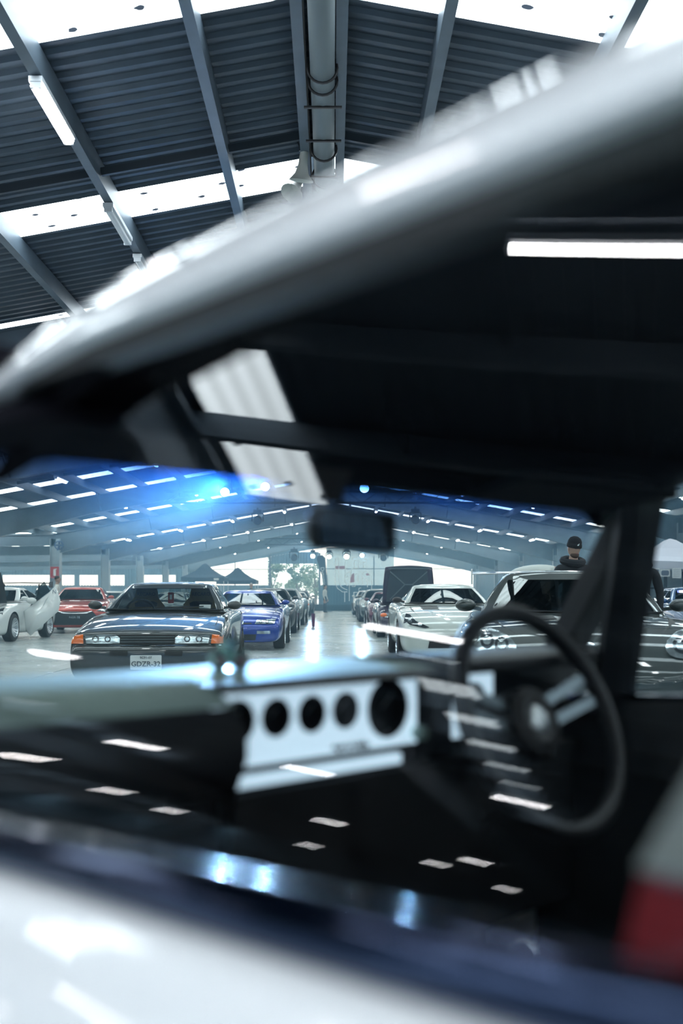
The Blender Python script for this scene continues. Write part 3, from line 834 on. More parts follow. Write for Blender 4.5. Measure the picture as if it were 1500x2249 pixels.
# --- cut-glass ornament standing on the dash
cr = empty('crystal_ornament', (0, 0, 0)); tag(cr, 'small cut glass ornament standing on the dashboard top', 'ornament')
Mc = NC.matrix_world.copy() if False else (Matrix.Translation((0, .5, 0)) @ Matrix.Rotation(math.radians(43), 4, 'Z'))
cr.location = Mc @ Vector((.575, .84, 1.0175))
CG = mat('cut_glass', (.55, .75, .72), .06, .85)
for (x, y, z, r) in ((-.014, 0, .018, .018), (.016, .003, .016, .016), (.0, .0, .040, .014)):
    mb = MB().ball((0, 0, 0), r, 7, 5); mb.build('facet_ball', CG, cr, loc=(x, y, z))
MB().box((0, 0, .0015), (.05, .03, .003)).build('base', CHROME, cr)
# ================================================================== PARKED CARS
CARGLASS = thin_glass('car_glass', (.22, .27, .28), .9, 1.5)
DARKGLASS = thin_glass('tinted_car_glass', (.10, .13, .14), .9, 1.5)
LAMPGLASS = mat('lamp_reflector', (.55, .62, .64), .12, .75, var=.5, vscale=14)
LAMPDARK = mat('lamp_dark', (.05, .06, .07), .1, .3, coat=1.)
AMBER = mat('amber_lens', (.85, .16, .015), .2, coat=1.)
GRILLE = mat('grille_black', (.006, .007, .008), .5)
CABIN = mat('cabin_black', (.012, .013, .016), .8)
SILVER = mat('rim_silver', (.62, .66, .70), .22, .9)
DARKRIM = mat('rim_dark', (.07, .075, .08), .3, .8)
PLATE = mat('plate_white', (.72, .75, .75), .4)
INK = mat('plate_ink', (.06, .08, .10), .5)
def paint(nm, col=(.5, .5, .5), metal=.3, rough=.3): return mat('paint_'+nm, col, rough, metal, coat=1.)
def subsurf_mesh(me, lv):
    o = bpy.data.objects.new('tmp', me); COL.objects.link(o)
    m = o.modifiers.new('s', 'SUBSURF'); m.levels = lv; m.render_levels = lv
    bpy.context.view_layer.update()
    r = bpy.data.meshes.new_from_object(o.evaluated_get(bpy.context.evaluated_depsgraph_get()))
    bpy.data.objects.remove(o)
    return r
def boolean_cut(me, cutter):
    o = bpy.data.objects.new('tmp', me); COL.objects.link(o)
    c = bpy.data.objects.new('tmpc', cutter); COL.objects.link(c)
    m = o.modifiers.new('b', 'BOOLEAN'); m.operation = 'DIFFERENCE'; m.solver = 'EXACT'; m.object = c
    bpy.context.view_layer.update()
    r = bpy.data.meshes.new_from_object(o.evaluated_get(bpy.context.evaluated_depsgraph_get()))
    bpy.data.objects.remove(o); bpy.data.objects.remove(c)
    return r
def bvh_of(me):
    return BVHTree.FromPolygons([v.co.copy() for v in me.vertices], [tuple(p.vertices) for p in me.polygons])
VIEWS = {'front': (lambda a, b: Vector((a, -3, b)), Vector((0, 1, 0))),
         'top': (lambda a, b: Vector((a, b, 4)), Vector((0, 0, -1)))}
def patch(bvh, outline, view, nm, m, parent, off=.006, depth=.03, rings=3):
    """piece lying on the body: outline seen from the front (x,z) or from above (x,y)"""
    fn, d = VIEWS[view]
    n = len(outline); ca = sum(p[0] for p in outline)/n; cb = sum(p[1] for p in outline)/n
    mb = MB()
    def proj(a, b, o_):
        h = bvh.ray_cast(fn(a, b), d)
        if h[0] is None:
            h = bvh.find_nearest(fn(a, b)+d*3)
        return h[0]-d*o_
    for k in range(rings, 0, -1):
        f = k/rings
        mb.v += [tuple(proj(ca+(a-ca)*f, cb+(b-cb)*f, off)) for a, b in outline]
    mb.v.append(tuple(proj(ca, cb, off)))
    for k in range(rings-1):
        for i in range(n): mb.f.append((k*n+i, k*n+(i+1) % n, (k+1)*n+(i+1) % n, (k+1)*n+i)); mb.mi.append(0)
    for i in range(n): mb.f.append(((rings-1)*n+i, (rings-1)*n+(i+1) % n, rings*n)); mb.mi.append(0)
    k0 = len(mb.v)
    mb.v += [tuple(Vector(mb.v[i])+d*depth) for i in range(n)]
    for i in range(n): mb.f.append((i, (i+1) % n, k0+(i+1) % n, k0+i)); mb.mi.append(0)
    return mb.build(nm, m, parent, smooth=30)
def dense(poly, k=3):
    out = []
    for i in range(len(poly)):
        a, b = poly[i], poly[(i+1) % len(poly)]
        out += [(a[0]+(b[0]-a[0])*j/k, a[1]+(b[1]-a[1])*j/k) for j in range(k)]
    return out
def mx(poly): return [(-a, b) for a, b in poly[::-1]]
def wheel_mesh(r, wd, spokes, dish):
    ty = MB().lathe([(r*.70, -wd/2), (r*.9, -wd/2), (r*.985, -wd*.42), (r, -wd*.3), (r, wd*.3), (r*.985, wd*.42), (r*.9, wd/2), (r*.70, wd/2)], 32).mesh('wheel', RUBBER, True)
    rb = MB().lathe([(r*.71, wd/2+.004), (r*.68, wd/2+.006), (r*.64, wd/2-.02), (r*.62, -wd/2), (r*.71, -wd/2)], 32)
    for i in range(spokes):
        a = 2*PI*i/spokes; c, s = math.cos(a), math.sin(a)
        rb.bar((c*.03, s*.03, wd/2-dish), (c*r*.65, s*r*.65, wd/2-.018), r*.13, .022)
    rb.lathe([(0, wd/2-dish+.02), (r*.16, wd/2-dish+.018), (r*.2, wd/2-dish-.02)], 16)
    return ty, rb
WHEELS = {}
def get_wheel(r, spokes, dish, rim):
    key = (r, spokes, dish, rim.name)
    if key not in WHEELS:
        ty, rb = wheel_mesh(r, .235, spokes, dish); WHEELS[key] = (ty, rb.mesh('rim', rim, True))
    return WHEELS[key]
def make_car(sp, pm, name):
    C = empty(name)
    # ---- lower body
    mb = MB(); st = sp['st']; ring = None
    for (y, w_, zb, zs, zt) in st:
        half = [(0, zb), (w_*.80, zb), (w_*.965, zb+.06), (w_*1.0, zb*.45+zs*.55), (w_*.985, zs-.07), (w_*.955, zs-.015), (w_*.90, zs+.006), (w_*.60, zs+(zt-zs)*.72), (w_*.28, zt), (0, zt)]
        pts = half+[(-x, z) for x, z in half[-2:0:-1]]
        ring = len(pts); mb.v += [(x, y, z) for x, z in pts]
    N = len(st)
    for i in range(N-1):
        for j in range(ring): mb.f.append((i*ring+j, i*ring+(j+1) % ring, (i+1)*ring+(j+1) % ring, (i+1)*ring+j)); mb.mi.append(0)
    mb.f.append(tuple(range(ring-1, -1, -1))); mb.f.append(tuple((N-1)*ring+j for j in range(ring))); mb.mi += [0, 0]
    me = subsurf_mesh(mb.mesh('body', [pm, CABIN]), 2)
    bvh = bvh_of(me)
    cut = MB(); yf, yr, r = sp['wh']
    W = sp['W']
    for y in (yf, yr):
        for s in (-1, 1):
            cut.lathe([(0, -.2), (r*1.13, -.2), (r*1.13, .2), (0, .2)], 28, Matrix.Translation((s*W, y, r+.01)) @ Matrix.Rotation(PI/2, 4, 'Y'), mi=1)
    cm = cut.mesh('cut', [pm, CABIN])
    me = boolean_cut(me, cm); me.name = 'body'
    me.polygons.foreach_set('use_smooth', [True]*len(me.polygons)); me.set_sharp_from_angle(angle=math.radians(38))
    link('body', me, C)
    # ---- cabin shell: horizontal rings
    G = sp['cab']; yf0, yr0, yf1, yr1, wb, wr, z0, z1 = G[:8]; bow = sp.get('bow', .13); yB = sp.get('yB', (yf1+yr1)/2+.1)
    def outline(t):
        a = yf0+(yf1-yf0)*t; b = yr0+(yr1-yr0)*t; w_ = wb+(wr-wb)*t**1.15; bo = bow*(1-.25*t)
        P = [(0, a)]; K = []
        for i in range(1, 7):
            u = i/6; P.append((w_*.885*u, a+bo*u**2.2)); K.append('w')
        P.append((w_*.955, a+bo+.035)); K.append('p')
        P.append((w_, a+bo+.12)); K.append('p')
        yb = yB+.0*t
        P.append((w_*1.0, (a+bo+.12+yb-.04)/2)); K.append('s')
        P.append((w_*1.0, yb-.04)); K.append('s')
        P.append((w_*.998, yb+.04)); K.append('p')
        yc = max(yb+.12, b-.30*(1-t)-.16)
        P.append((w_*.99, (yb+yc)/2+.02)); K.append('q')
        P.append((w_*.975, yc)); K.append('q')
        P.append((w_*.90, b-.06)); K.append('p')
        P.append((w_*.80, b-.02)); K.append('p')
        for i in (2, 1, 0):
            P.append((w_*.80*i/3, b+.03*(1-i/3))); K.append('r')
        return P, K
    ts = [0, .08, .36, .64, .90, 1.0]
    rings = []
    for t in ts:
        P, K = outline(t); full = P+[(-x, y) for x, y in P[-2:0:-1]]; kk = K+K[::-1]
        barrel = .012*math.sin(PI*t)
        rings.append([(x*(1+barrel), y, z0+(z1-z0)*t) for x, y in full])
    n = len(rings[0])
    shell, ws, sd, rw = MB(), MB(), MB(), MB()
    base = [p for r_ in rings for p in r_]
    # crown
    cx = [(.93, .022), (.70, .040), (.35, .050)]
    top = rings[-1]; yc_ = sum(p[1] for p in top)/n
    crown = []
    for f, dz in cx: crown.append([(x*f, yc_+(y-yc_)*f, z1+dz) for x, y, z in top])
    allr = rings+crown
    shell.v = [p for r_ in allr for p in r_]+[(0, yc_, z1+.053)]
    for b_ in (ws, sd, rw): b_.v = [(p[0]*.996, p[1], p[2]) for p in base]
    for i in range(len(ts)-1):
        for j in range(n):
            q = (i*n+j, i*n+(j+1) % n, (i+1)*n+(j+1) % n, (i+1)*n+j)
            k = kk[j]; tgt = shell
            if 1 <= i <= 3 and k != 'p': tgt = {'w': ws, 's': sd, 'q': sd, 'r': rw}[k]
            tgt.f.append(q); tgt.mi.append(0)
    for i in range(len(ts)-1, len(allr)-1):
        for j in range(n): shell.f.append((i*n+j, i*n+(j+1) % n, (i+1)*n+(j+1) % n, (i+1)*n+j)); shell.mi.append(0)
    k0 = (len(allr)-1)*n
    for j in range(n): shell.f.append((k0+j, k0+(j+1) % n, len(shell.v)-1)); shell.mi.append(0)
    def clean(b_, nm, m, smooth):
        me_ = b_.mesh(nm, m, smooth); bm = bmesh.new(); bm.from_mesh(me_)
        bmesh.ops.delete(bm, geom=[v for v in bm.verts if not v.link_faces], context='VERTS'); bm.to_mesh(me_); bm.free()
        return link(nm, me_, C)
    sh_ = clean(shell, 'cabin_frame', pm, 35)
    gm = sp.get('glass', CARGLASS)
    clean(ws, 'windscreen', gm, 180); clean(sd, 'side_window', DARKGLASS, 60); clean(rw, 'rear_window', gm, 180)
    P, K = outline(.02); full = P+[(-x, y) for x, y in P[-2:0:-1]]
    MB().add([(x*.98, y, z0+.035) for x, y in full], [tuple(range(len(full)))]).build('cabin_floor', CABIN, C)
    MB().bar((-wb*.9, yf0+bow*.5+.01, z0+.042), (wb*.9, yf0+bow*.5+.01, z0+.030), .07, .012).build('scuttle', GRILLE, C)
    # wipers
    for s in (-1, 1):
        MB().bar((s*.08, yf0+.02, z0+.055), (s*.08+.42, yf0+.05, z0+.075), .012, .012).build('wiper', GRILLE, C)
    # ---- seats and steering wheel inside
    seatm = sp.get('seat', CABIN)
    for s in (-1, 1):
        yS = (yf1+yr1)/2-.05
        o_ = MB().prism([(-.23, 0), (.23, 0), (.23, .10), (.15, .20), (.13, .31), (.06, .345), (-.06, .345), (-.13, .31), (-.15, .20), (-.23, .10)], -.05, .07).build('seat', seatm, C, smooth=30, loc=(s*.36, yS, z0-.02), rot=(math.radians(-10), 0, 0))
        MB().prism([(-.14, 0), (.14, 0), (.15, .05), (.10, .075), (-.10, .075), (-.15, .05)], -.06, -.045).build('seat_inset', CABIN, o_, loc=(0, 0, .065))
    MB().tube([(-.36+.17*math.cos(2*PI*i/20), yf1+.02-.05*math.sin(2*PI*i/20), z0+.03+.12*math.sin(2*PI*i/20)) for i in range(20)], .014, 6, closed=True).build('steering_wheel', CABIN, C, smooth=True)
    # ---- wheels
    ty, rm = get_wheel(r, sp.get('spokes', 10), sp.get('dish', .07), sp.get('rim', SILVER))
    for y in (yf, yr):
        for s in (-1, 1):
            wl = link('wheel', ty, C, (s*(W-.105), y, r), (0, s*PI/2, 0))
            link('rim', rm, wl)
    # ---- door mirrors
    ym = yf0+bow+.17
    for s in (-1, 1):
        m_ = MB().ball((s*(wb+.12), ym, z0+.085), (.088, .065, .055), 14, 8).bar((s*(wb-.01), ym+.02, z0+.05), (s*(wb+.1), ym, z0+.07), .05, .03).build('door_mirror', sp.get('mirror', pm), C, smooth=50)
    # ---- number plate
    return C, bvh, me
def slats(C, bvh, x0, x1, zs_, m, h=.012, off=.02, nm='grille_bar'):
    for z in zs_: patch(bvh, dense([(x0, z), (x1, z), (x1, z+h), (x0, z+h)], 4), 'front', nm, m, C, off=off, depth=.03, rings=1)
def hood_lines(C, bvh, pts, nm='bonnet_seam'):
    for poly in pts: patch(bvh, dense(poly, 5), 'top', nm, GRILLE, C, off=.0015, depth=.003, rings=1)
def strip(pts, wd):
    """thin closed outline along a polyline seen from above"""
    L_ = [(x-wd/2, y) for x, y in pts]; R_ = [(x+wd/2, y) for x, y in pts]
    return L_+R_[::-1]
def number_plate(C, y, z, w_, h_, txt, small=None, m=PLATE, ink=INK):
    p = MB().prism(rrect(w_, h_, .012, 3), 0, .012).build('number_plate', m, C, loc=(0, y, z))
    if txt: text_mesh(txt, h_*.50, ink, 'plate_text', p, (0, -.002, -h_*.12), (PI/2, 0, 0), bold=.001)
    if small: text_mesh(small, h_*.24, ink, 'plate_text', p, (0, -.002, h_*.33), (PI/2, 0, 0))
    return p
# ---------------------------------------------------------------- body types
SP = {}
SP['boxy'] = dict(W=.85, wh=(.88, 3.50, .315), cab=(1.28, 3.95, 1.98, 3.10, .735, .545, .915, 1.245), spokes=8, dish=.05, rim=DARKRIM, bow=.14, yB=2.35,
    st=[(.0, .70, .24, .50, .505), (.015, .80, .19, .545, .55), (.06, .835, .175, .565, .57), (.09, .84, .17, .575, .58), (.105, .842, .17, .60, .60), (.115, .842, .17, .68, .695), (.15, .845, .17, .712, .735), (.5, .852, .17, .775, .815), (.9, .86, .17, .84, .875), (1.35, .852, .17, .895, .94), (2.4, .85, .17, .915, .94), (3.4, .865, .17, .925, .955), (4.15, .85, .2, .905, .95), (4.45, .82, .25, .87, .92), (4.53, .72, .32, .75, .78)])
SP['round'] = dict(W=.86, wh=(.90, 3.43, .31), cab=(1.35, 4.0, 2.02, 3.05, .735, .54, .88, 1.185), spokes=12, dish=.07, bow=.17, yB=2.4,
    st=[(.0, .55, .22, .44, .445), (.03, .74, .17, .50, .51), (.10, .80, .15, .56, .58), (.22, .835, .15, .64, .67), (.5, .86, .15, .73, .775), (.9, .875, .15, .80, .845), (1.4, .855, .16, .855, .90), (2.4, .85, .16, .875, .90), (3.4, .875, .16, .90, .935), (4.1, .85, .2, .885, .93), (4.42, .80, .26, .84, .89), (4.52, .68, .34, .7, .73)])
SP['super'] = dict(W=.905, wh=(.95, 3.5, .325), cab=(1.55, 4.05, 2.18, 3.02, .765, .56, .955, 1.295), spokes=5, dish=.06, bow=.19, yB=2.5,
    st=[(.0, .55, .24, .54, .55), (.04, .74, .19, .64, .66), (.12, .83, .16, .74, .77), (.28, .885, .15, .825, .86), (.6, .915, .15, .89, .925), (1.0, .93, .15, .925, .965), (1.55, .905, .16, .94, .99), (2.4, .90, .16, .95, .975), (3.45, .935, .16, .975, 1.0), (4.1, .90, .2, .95, .985), (4.4, .84, .28, .88, .92), (4.52, .70, .36, .72, .75)])
SP['zed'] = dict(W=.925, wh=(.85, 3.40, .335), cab=(1.30, 3.95, 2.0, 2.85, .755, .55, .95, 1.275), spokes=7, dish=.09, bow=.2, yB=2.4,
    st=[(.0, .52, .24, .46, .465), (.04, .74, .19, .55, .56), (.12, .84, .15, .64, .66), (.28, .895, .14, .73, .765), (.6, .935, .14, .835, .86), (.95, .945, .14, .885, .925), (1.4, .905, .16, .925, .965), (2.3, .90, .16, .95, .97), (3.35, .955, .16, .99, 1.0), (3.95, .92, .2, .95, .98), (4.2, .84, .3, .86, .9), (4.28, .70, .4, .72, .75)])
SP['wide'] = dict(W=.945, wh=(.92, 3.70, .345), cab=(1.40, 4.2, 2.1, 3.2, .79, .585, .97, 1.325), spokes=10, dish=.05, bow=.16, yB=2.6,
    st=[(.0, .66, .26, .58, .59), (.03, .82, .20, .64, .66), (.10, .89, .17, .70, .73), (.26, .925, .16, .77, .81), (.6, .945, .16, .855, .895), (1.0, .955, .16, .91, .95), (1.5, .935, .16, .95, .99), (2.5, .93, .16, .97, .99), (3.6, .96, .16, .99, 1.02), (4.3, .93, .2, .97, 1.02), (4.6, .88, .28, .9, .94), (4.68, .76, .36, .74, .78)])
def oval(cx, cz, a, b, rot=0., n=18):
    c, s = math.cos(rot), math.sin(rot)
    return [(cx+a*math.cos(t)*c-b*math.sin(t)*s, cz+a*math.cos(t)*s+b*math.sin(t)*c) for t in [2*PI*i/n for i in range(n)]]
def both(fn):
    for s in (1, -1): fn(s)
def flip(poly, s): return poly if s > 0 else mx(poly)
def lamp_unit(C, bvh, poly, s, nm='headlight', m=LAMPGLASS, off=.012, proj=None, pm_=None):
    h = patch(bvh, dense(flip(poly, s), 3), 'front', nm, m, C, off=off)
    for (x, z, r) in (proj or []):
        patch(bvh, oval(s*x, z, r, r, n=16), 'front', 'lamp_lens', pm_ or LAMPDARK, h, off=off+.006, depth=.01, rings=2)
        patch(bvh, oval(s*x, z, r*.6, r*.6, n=14), 'front', 'lamp_bulb', LAMPGLASS, h, off=off+.010, depth=.006, rings=2)
    return h
# ---- boxy coupe front
def face_boxy(C, b, hero=True):
    both(lambda s: lamp_unit(C, b, [(.30, .60), (.66, .60), (.68, .695), (.35, .695), (.30, .66)], s, proj=[(.56, .647, .038), (.43, .647, .034)] if hero else None))
    both(lambda s: patch(b, dense(flip([(.69, .598), (.825, .598), (.815, .685), (.70, .698)], s), 3), 'front', 'turn_signal', AMBER, C, off=.012))
    patch(b, dense([(-.29, .588), (.29, .588), (.31, .698), (-.31, .698)], 4), 'front', 'grille', GRILLE, C, off=.008)
    slats(C, b, -.29, .29, (.612, .640, .668), mat('grille_bar_grey', (.10, .12, .13), .3, .6), .006, .022)
    patch(b, dense([(-.80, .573), (.80, .573), (.80, .583), (-.80, .583)], 6), 'front', 'bumper_strip', CHROME if hero else SILVER, C, off=.006, rings=1)
    both(lambda s: patch(b, dense(flip([(.20, .468), (.39, .468), (.39, .525), (.20, .525)], s), 3), 'front', 'bumper_vent', GRILLE, C, off=.010))
    patch(b, dense([(-.40, .235), (.40, .235), (.38, .30), (-.38, .30)], 4), 'front', 'lower_intake', GRILLE, C, off=.005)
    hood_lines(C, b, [strip([(s*.70, .2), (s*.71, .7), (s*.70, 1.2)], .008) for s in (-1, 1)])
def face_round(C, b):
    both(lambda s: lamp_unit(C, b, [(.30, .535), (.70, .545), (.72, .64), (.34, .62)], s, proj=[(.55, .585, .035), (.42, .58, .03)]))
    both(lambda s: patch(b, dense(flip([(.35, .34), (.62, .34), (.62, .40), (.35, .40)], s), 3), 'front', 'fog_lamp', LAMPGLASS, C, off=.008))
    patch(b, dense([(-.32, .21), (.32, .21), (.34, .33), (-.34, .33)], 4), 'front', 'lower_intake', GRILLE, C, off=.006)
    patch(b, dense([(-.24, .535), (.24, .535), (.24, .565), (-.24, .565)], 4), 'front', 'grille', GRILLE, C, off=.006)
    hood_lines(C, b, [strip([(s*.66, .3), (s*.70, .8), (s*.68, 1.25)], .008) for s in (-1, 1)])
def face_super(C, b):
    both(lambda s: lamp_unit(C, b, oval(.66, .80, .175, .085, .25), s, proj=[(.59, .79, .048), (.69, .815, .048), (.775, .835, .028)], off=.016))
    patch(b, dense([(-.42, .27), (.42, .27), (.40, .43), (-.40, .43)], 4), 'front', 'lower_intake', GRILLE, C, off=.006)
    both(lambda s: patch(b, dense(flip([(.50, .27), (.76, .30), (.76, .42), (.50, .42)], s), 3), 'front', 'side_intake', GRILLE, C, off=.006))
    patch(b, oval(0, .765, .052, .04, -.35), 'front', 'nose_badge', CHROME, C, off=.012)
    hood_lines(C, b, [strip([(s*.50, .35), (s*.66, .8), (s*.70, 1.4)], .008) for s in (-1, 1)])
    both(lambda s: patch(b, dense(flip([(.18, .85), (.30, .85), (.34, 1.12), (.20, 1.12)], s), 3), 'top', 'bonnet_vent', GRILLE, C, off=.004, depth=.006))
def face_zed(C, b):
    both(lambda s: lamp_unit(C, b, [(.45, .60), (.52, .585), (.86, .66), (.84, .74), (.80, .82), (.74, .80), (.66, .70)], s, m=LAMPDARK, off=.014, proj=[(.60, .645, .034), (.76, .70, .034)], pm_=LAMPGLASS))
    patch(b, dense([(-.48, .26), (.48, .26), (.44, .46), (-.44, .46)], 4), 'front', 'grille', GRILLE, C, off=.008)
    hood_lines(C, b, [strip([(s*.60, .32), (s*.70, .8), (s*.68, 1.25)], .008) for s in (-1, 1)])
    for k in range(3):
        both(lambda s: patch(b, dense(flip([(.22, .72+.17*k), (.50, .76+.17*k), (.52, .86+.17*k), (.24, .82+.17*k)], s), 3), 'top', 'bonnet_vent', GRILLE, C, off=.006, depth=.008))
def face_wide(C, b):
    patch(b, dense([(-.58, .25), (.58, .25), (.64, .50), (.50, .645), (-.50, .645), (-.64, .50)], 3), 'front', 'grille', GRILLE, C, off=.012)
    both(lambda s: patch(b, dense(flip([(.0, .58), (.34, .585), (.50, .655), (.46, .655), (.31, .605), (.0, .60)], s), 3), 'front', 'grille_trim', SILVER, C, off=.022, depth=.02))
    both(lambda s: lamp_unit(C, b, [(.60, .655), (.84, .63), (.90, .70), (.86, .80), (.78, .79), (.74, .72)], s, off=.012))
    both(lambda s: patch(b, dense(flip([(.70, .30), (.88, .32), (.88, .48), (.72, .46)], s), 3), 'front', 'side_intake', GRILLE, C, off=.006))
    hood_lines(C, b, [strip([(s*.62, .3), (s*.70, .8), (s*.72, 1.3)], .008) for s in (-1, 1)])
    both(lambda s: patch(b, dense(flip([(.25, .95), (.42, .95), (.40, 1.05), (.27, 1.05)], s), 3), 'top', 'bonnet_vent', GRILLE, C, off=.004, depth=.006))
FACE = dict(boxy=face_boxy, round=face_round, super=face_super, zed=face_zed, wide=face_wide)
def rear_wing(C, y, z, hw, m, z0, plate=True):
    W_ = []
    prof = [(-.13, .0), (-.05, .022), (.05, .02), (.14, .035), (.14, .028), (.0, .004)]
    mb = MB(); k = len(prof)
    for x in (-hw, 0, hw): mb.v += [(x, y+a, z+b_+(.015 if x == 0 else 0)) for a, b_ in prof]
    for i in range(2):
        for j in range(k): mb.f.append((i*k+j, i*k+(j+1) % k, (i+1)*k+(j+1) % k, (i+1)*k+j)); mb.mi.append(0)
    wb_ = mb.build('rear_wing', m, C, smooth=40)
    for s in (-1, 1):
        if plate: MB().prism([(-.15, -.10), (.15, -.10), (.16, .07), (-.12, .05)], -.006, .006, M=Matrix.Translation((s*hw, y, z)) @ Matrix.Rotation(PI/2, 4, 'Z')).build('end_plate', WHITEP if plate == 2 else m, wb_)
        MB().bar((s*hw*.6, y, z), (s*hw*.55, y+.0, z0), .02, .03).build('wing_stay', BLACK, wb_)
    return wb_
def place(C, x, y, rz, label, group=None):
    C.location = (x, y, 0); C.rotation_euler = (0, 0, rz); tag(C, label, 'car', group); return C
def repaint(C, pm, seat=None):
    """copies share meshes; paint is swapped on the object"""
    def go(o):
        if o.type == 'MESH':
            for sl in o.material_slots:
                if sl.material and sl.material.name.startswith('paint_'):
                    sl.link = 'OBJECT'; sl.material = pm
        for c in o.children: go(c)
    go(C); return C
PROTO = {}
def car(kind, pm, x, y, rz, label, group='cars parked in rows', **over):
    if kind not in PROTO or over:
        sp = dict(SP[kind]); sp.update(over)
        C, b, me = make_car(sp, pm, 'parked_car'); FACE[kind](C, b)
        C['k'] = 0; del C['k']
        if not over: PROTO[kind] = C
    else:
        C = repaint(copy_tree(PROTO[kind]), pm)
    place(C, x, y, rz, label, group)
    return C
P_ = paint
TAN = mat('tan_seat', (.42, .27, .11), .8)
# ---- left row
c = car('boxy', P_('charcoal', (.018, .024, .026), 0., .5), -2.01, 11.05, math.radians(2), 'charcoal boxy coupe with amber corner lights and white number plate, nearest on the left', None, seat=TAN, glass=thin_glass('clear_car_glass', (.62, .68, .68), .8, 1.45))
number_plate(c, -.022, .40, .335, .155, 'GDZR-32', '9C91-07')
HEADT = mat('seat_lettering', (.05, .04, .03), .6)
for o in [q for q in c.children if q.name.startswith('seat') and 'inset' not in q.name]:
    text_mesh('RECARO', .062, HEADT, 'seat_text', o, (0, -.052, .235), (PI/2, 0, 0), bold=.001)
pn = MB().prism(rrect(.075, .14, .01, 3), 0, .006).build('hanging_tag', mat('red_tag', (.35, .05, .06), .6), c, loc=(.02, 2.02, 1.09))
MB().box((0, -.002, .01), (.03, .003, .06)).build('tag_print', PLATE, pn)
MB().prism(rrect(.14, .05, .008, 3), 0, .002, M=Matrix.Rotation(math.radians(-25), 4, 'X')).build('windscreen_sticker', mat('sticker_grey', (.45, .5, .5), .5), c, loc=(.50, 1.495, .985))
car('round', P_('royal_blue', (.008, .045, .33), .35, .25), -1.87, 20.6, 0, 'bright royal blue coupe behind the charcoal coupe')
c = car('zed', P_('black', (.006, .007, .009), 0., .4), -1.98, 29.3, 0, 'gloss black coupe behind the blue coupe')
car('wide', P_('steel_grey', (.20, .23, .24), .5, .3), -2.0, 37.0, math.radians(-1), 'steel grey car behind the gloss black coupe, left row')
car('round', P_('black'), -2.0, 44.6, 0, 'dark coupe fifth from the front in the left row')
car('boxy', P_('pearl_white', (.55, .58, .58), .1, .3), -2.0, 51.6, 0, 'pale coupe sixth from the front in the left row')
car('wide', P_('black'), -2.05, 58.4, 0, 'dark car farthest back in the left row')
# ---- right row
c = car('super', P_('dark_green', (.016, .028, .028), 0., .5), 1.72, 6.78, math.radians(-9), 'dark green sports car with oval headlights and tall wing, nearest on the right', None)
rear_wing(c, 4.1, 1.34, .88, P_('dark_green'), .97, 2)
txt = text_mesh('BRIDE', .10, mat('seat_text_grey', (.10, .11, .11), .7), 'sun_strip_text', c, (-.22, 2.62, 1.10), (math.radians(85), 0, 0))
c = car('zed', P_('warm_white', (.56, .60, .57), .05, .3), 2.03, 16.6, 0, 'white sports coupe with black bonnet vents and slanted headlights, right row', None, mirror=BLACK)
c = car('round', P_('deep_purple', (.022, .012, .04), .2, .4), 2.05, 26.4, 0, 'dark purple coupe with its bonnet propped open, right row', None)
# open bonnet, hinged at the windscreen
hb = MB(); HW = .70; n = 8
for i in range(n+1):
    v = i/n
    for u in (-1, -.85, -.4, 0, .4, .85, 1):
        hb.v.append((u*HW*(1-.10*v*v), -.10*v+.03*(1-u*u), 1.02*v*(1-.05*u*u*v)))
for i in range(n):
    for j in range(6): hb.f.append((i*7+j, i*7+j+1, (i+1)*7+j+1, (i+1)*7+j)); hb.mi.append(0)
ob = hb.build('open_bonnet', P_('deep_purple'), c, smooth=50, loc=(0, 1.22, .90)); md = ob.modifiers.new('th', 'SOLIDIFY'); md.thickness = .02
UND = mat('bonnet_underside', (.03, .045, .06), .6)
MB().prism([(-.64, .04), (.64, .04), (.62, .9), (.42, .99), (-.42, .99), (-.62, .9)], -.012, 0, M=Matrix.Rotation(math.radians(5.5), 4, 'X')).build('bonnet_lining', UND, ob)
for a, b_ in (((-.5, .1), (-.1, .5)), ((.5, .1), (.1, .5)), ((-.1, .5), (-.5, .85)), ((.1, .5), (.5, .85)), ((-.55, .93), (.55, .93)), ((-.1, .5), (.1, .5))):
    MB().bar((a[0], -.02-.1*a[1], a[1]), (b_[0], -.02-.1*b_[1], b_[1]), .04, .03).build('lining_rib', mat('rib_grey', (.09, .12, .14), .5), ob)
MB().box((0, .75, .80), (1.1, .9, .10)).build('engine_bay', GRILLE, c)
for i in range(5): MB().box((-.36+.18*i, .72+.05*(i % 2), .868), (.12, .5, .05)).build('engine_cover', SILVER if i % 2 else UND, c)
both(lambda s: MB().ball((s*.72, .16, .60), (.09, .08, .06)).build('corner_lamp', AMBER, c, smooth=True))
car('round', P_('maroon', (.11, .006, .035), .4, .25), 2.05, 34.2, 0, 'maroon coupe behind the purple coupe, right row')
car('wide', P_('grey_green', (.14, .17, .17), .4, .3), 2.05, 41.6, 0, 'grey green car fifth from the front in the right row')
car('boxy', P_('slate', (.05, .075, .09), .4, .3), 2.05, 49.0, 0, 'slate blue coupe sixth from the front in the right row')
car('wide', P_('pearl_white'), 2.1, 56.5, 0, 'pale car farthest back in the right row')
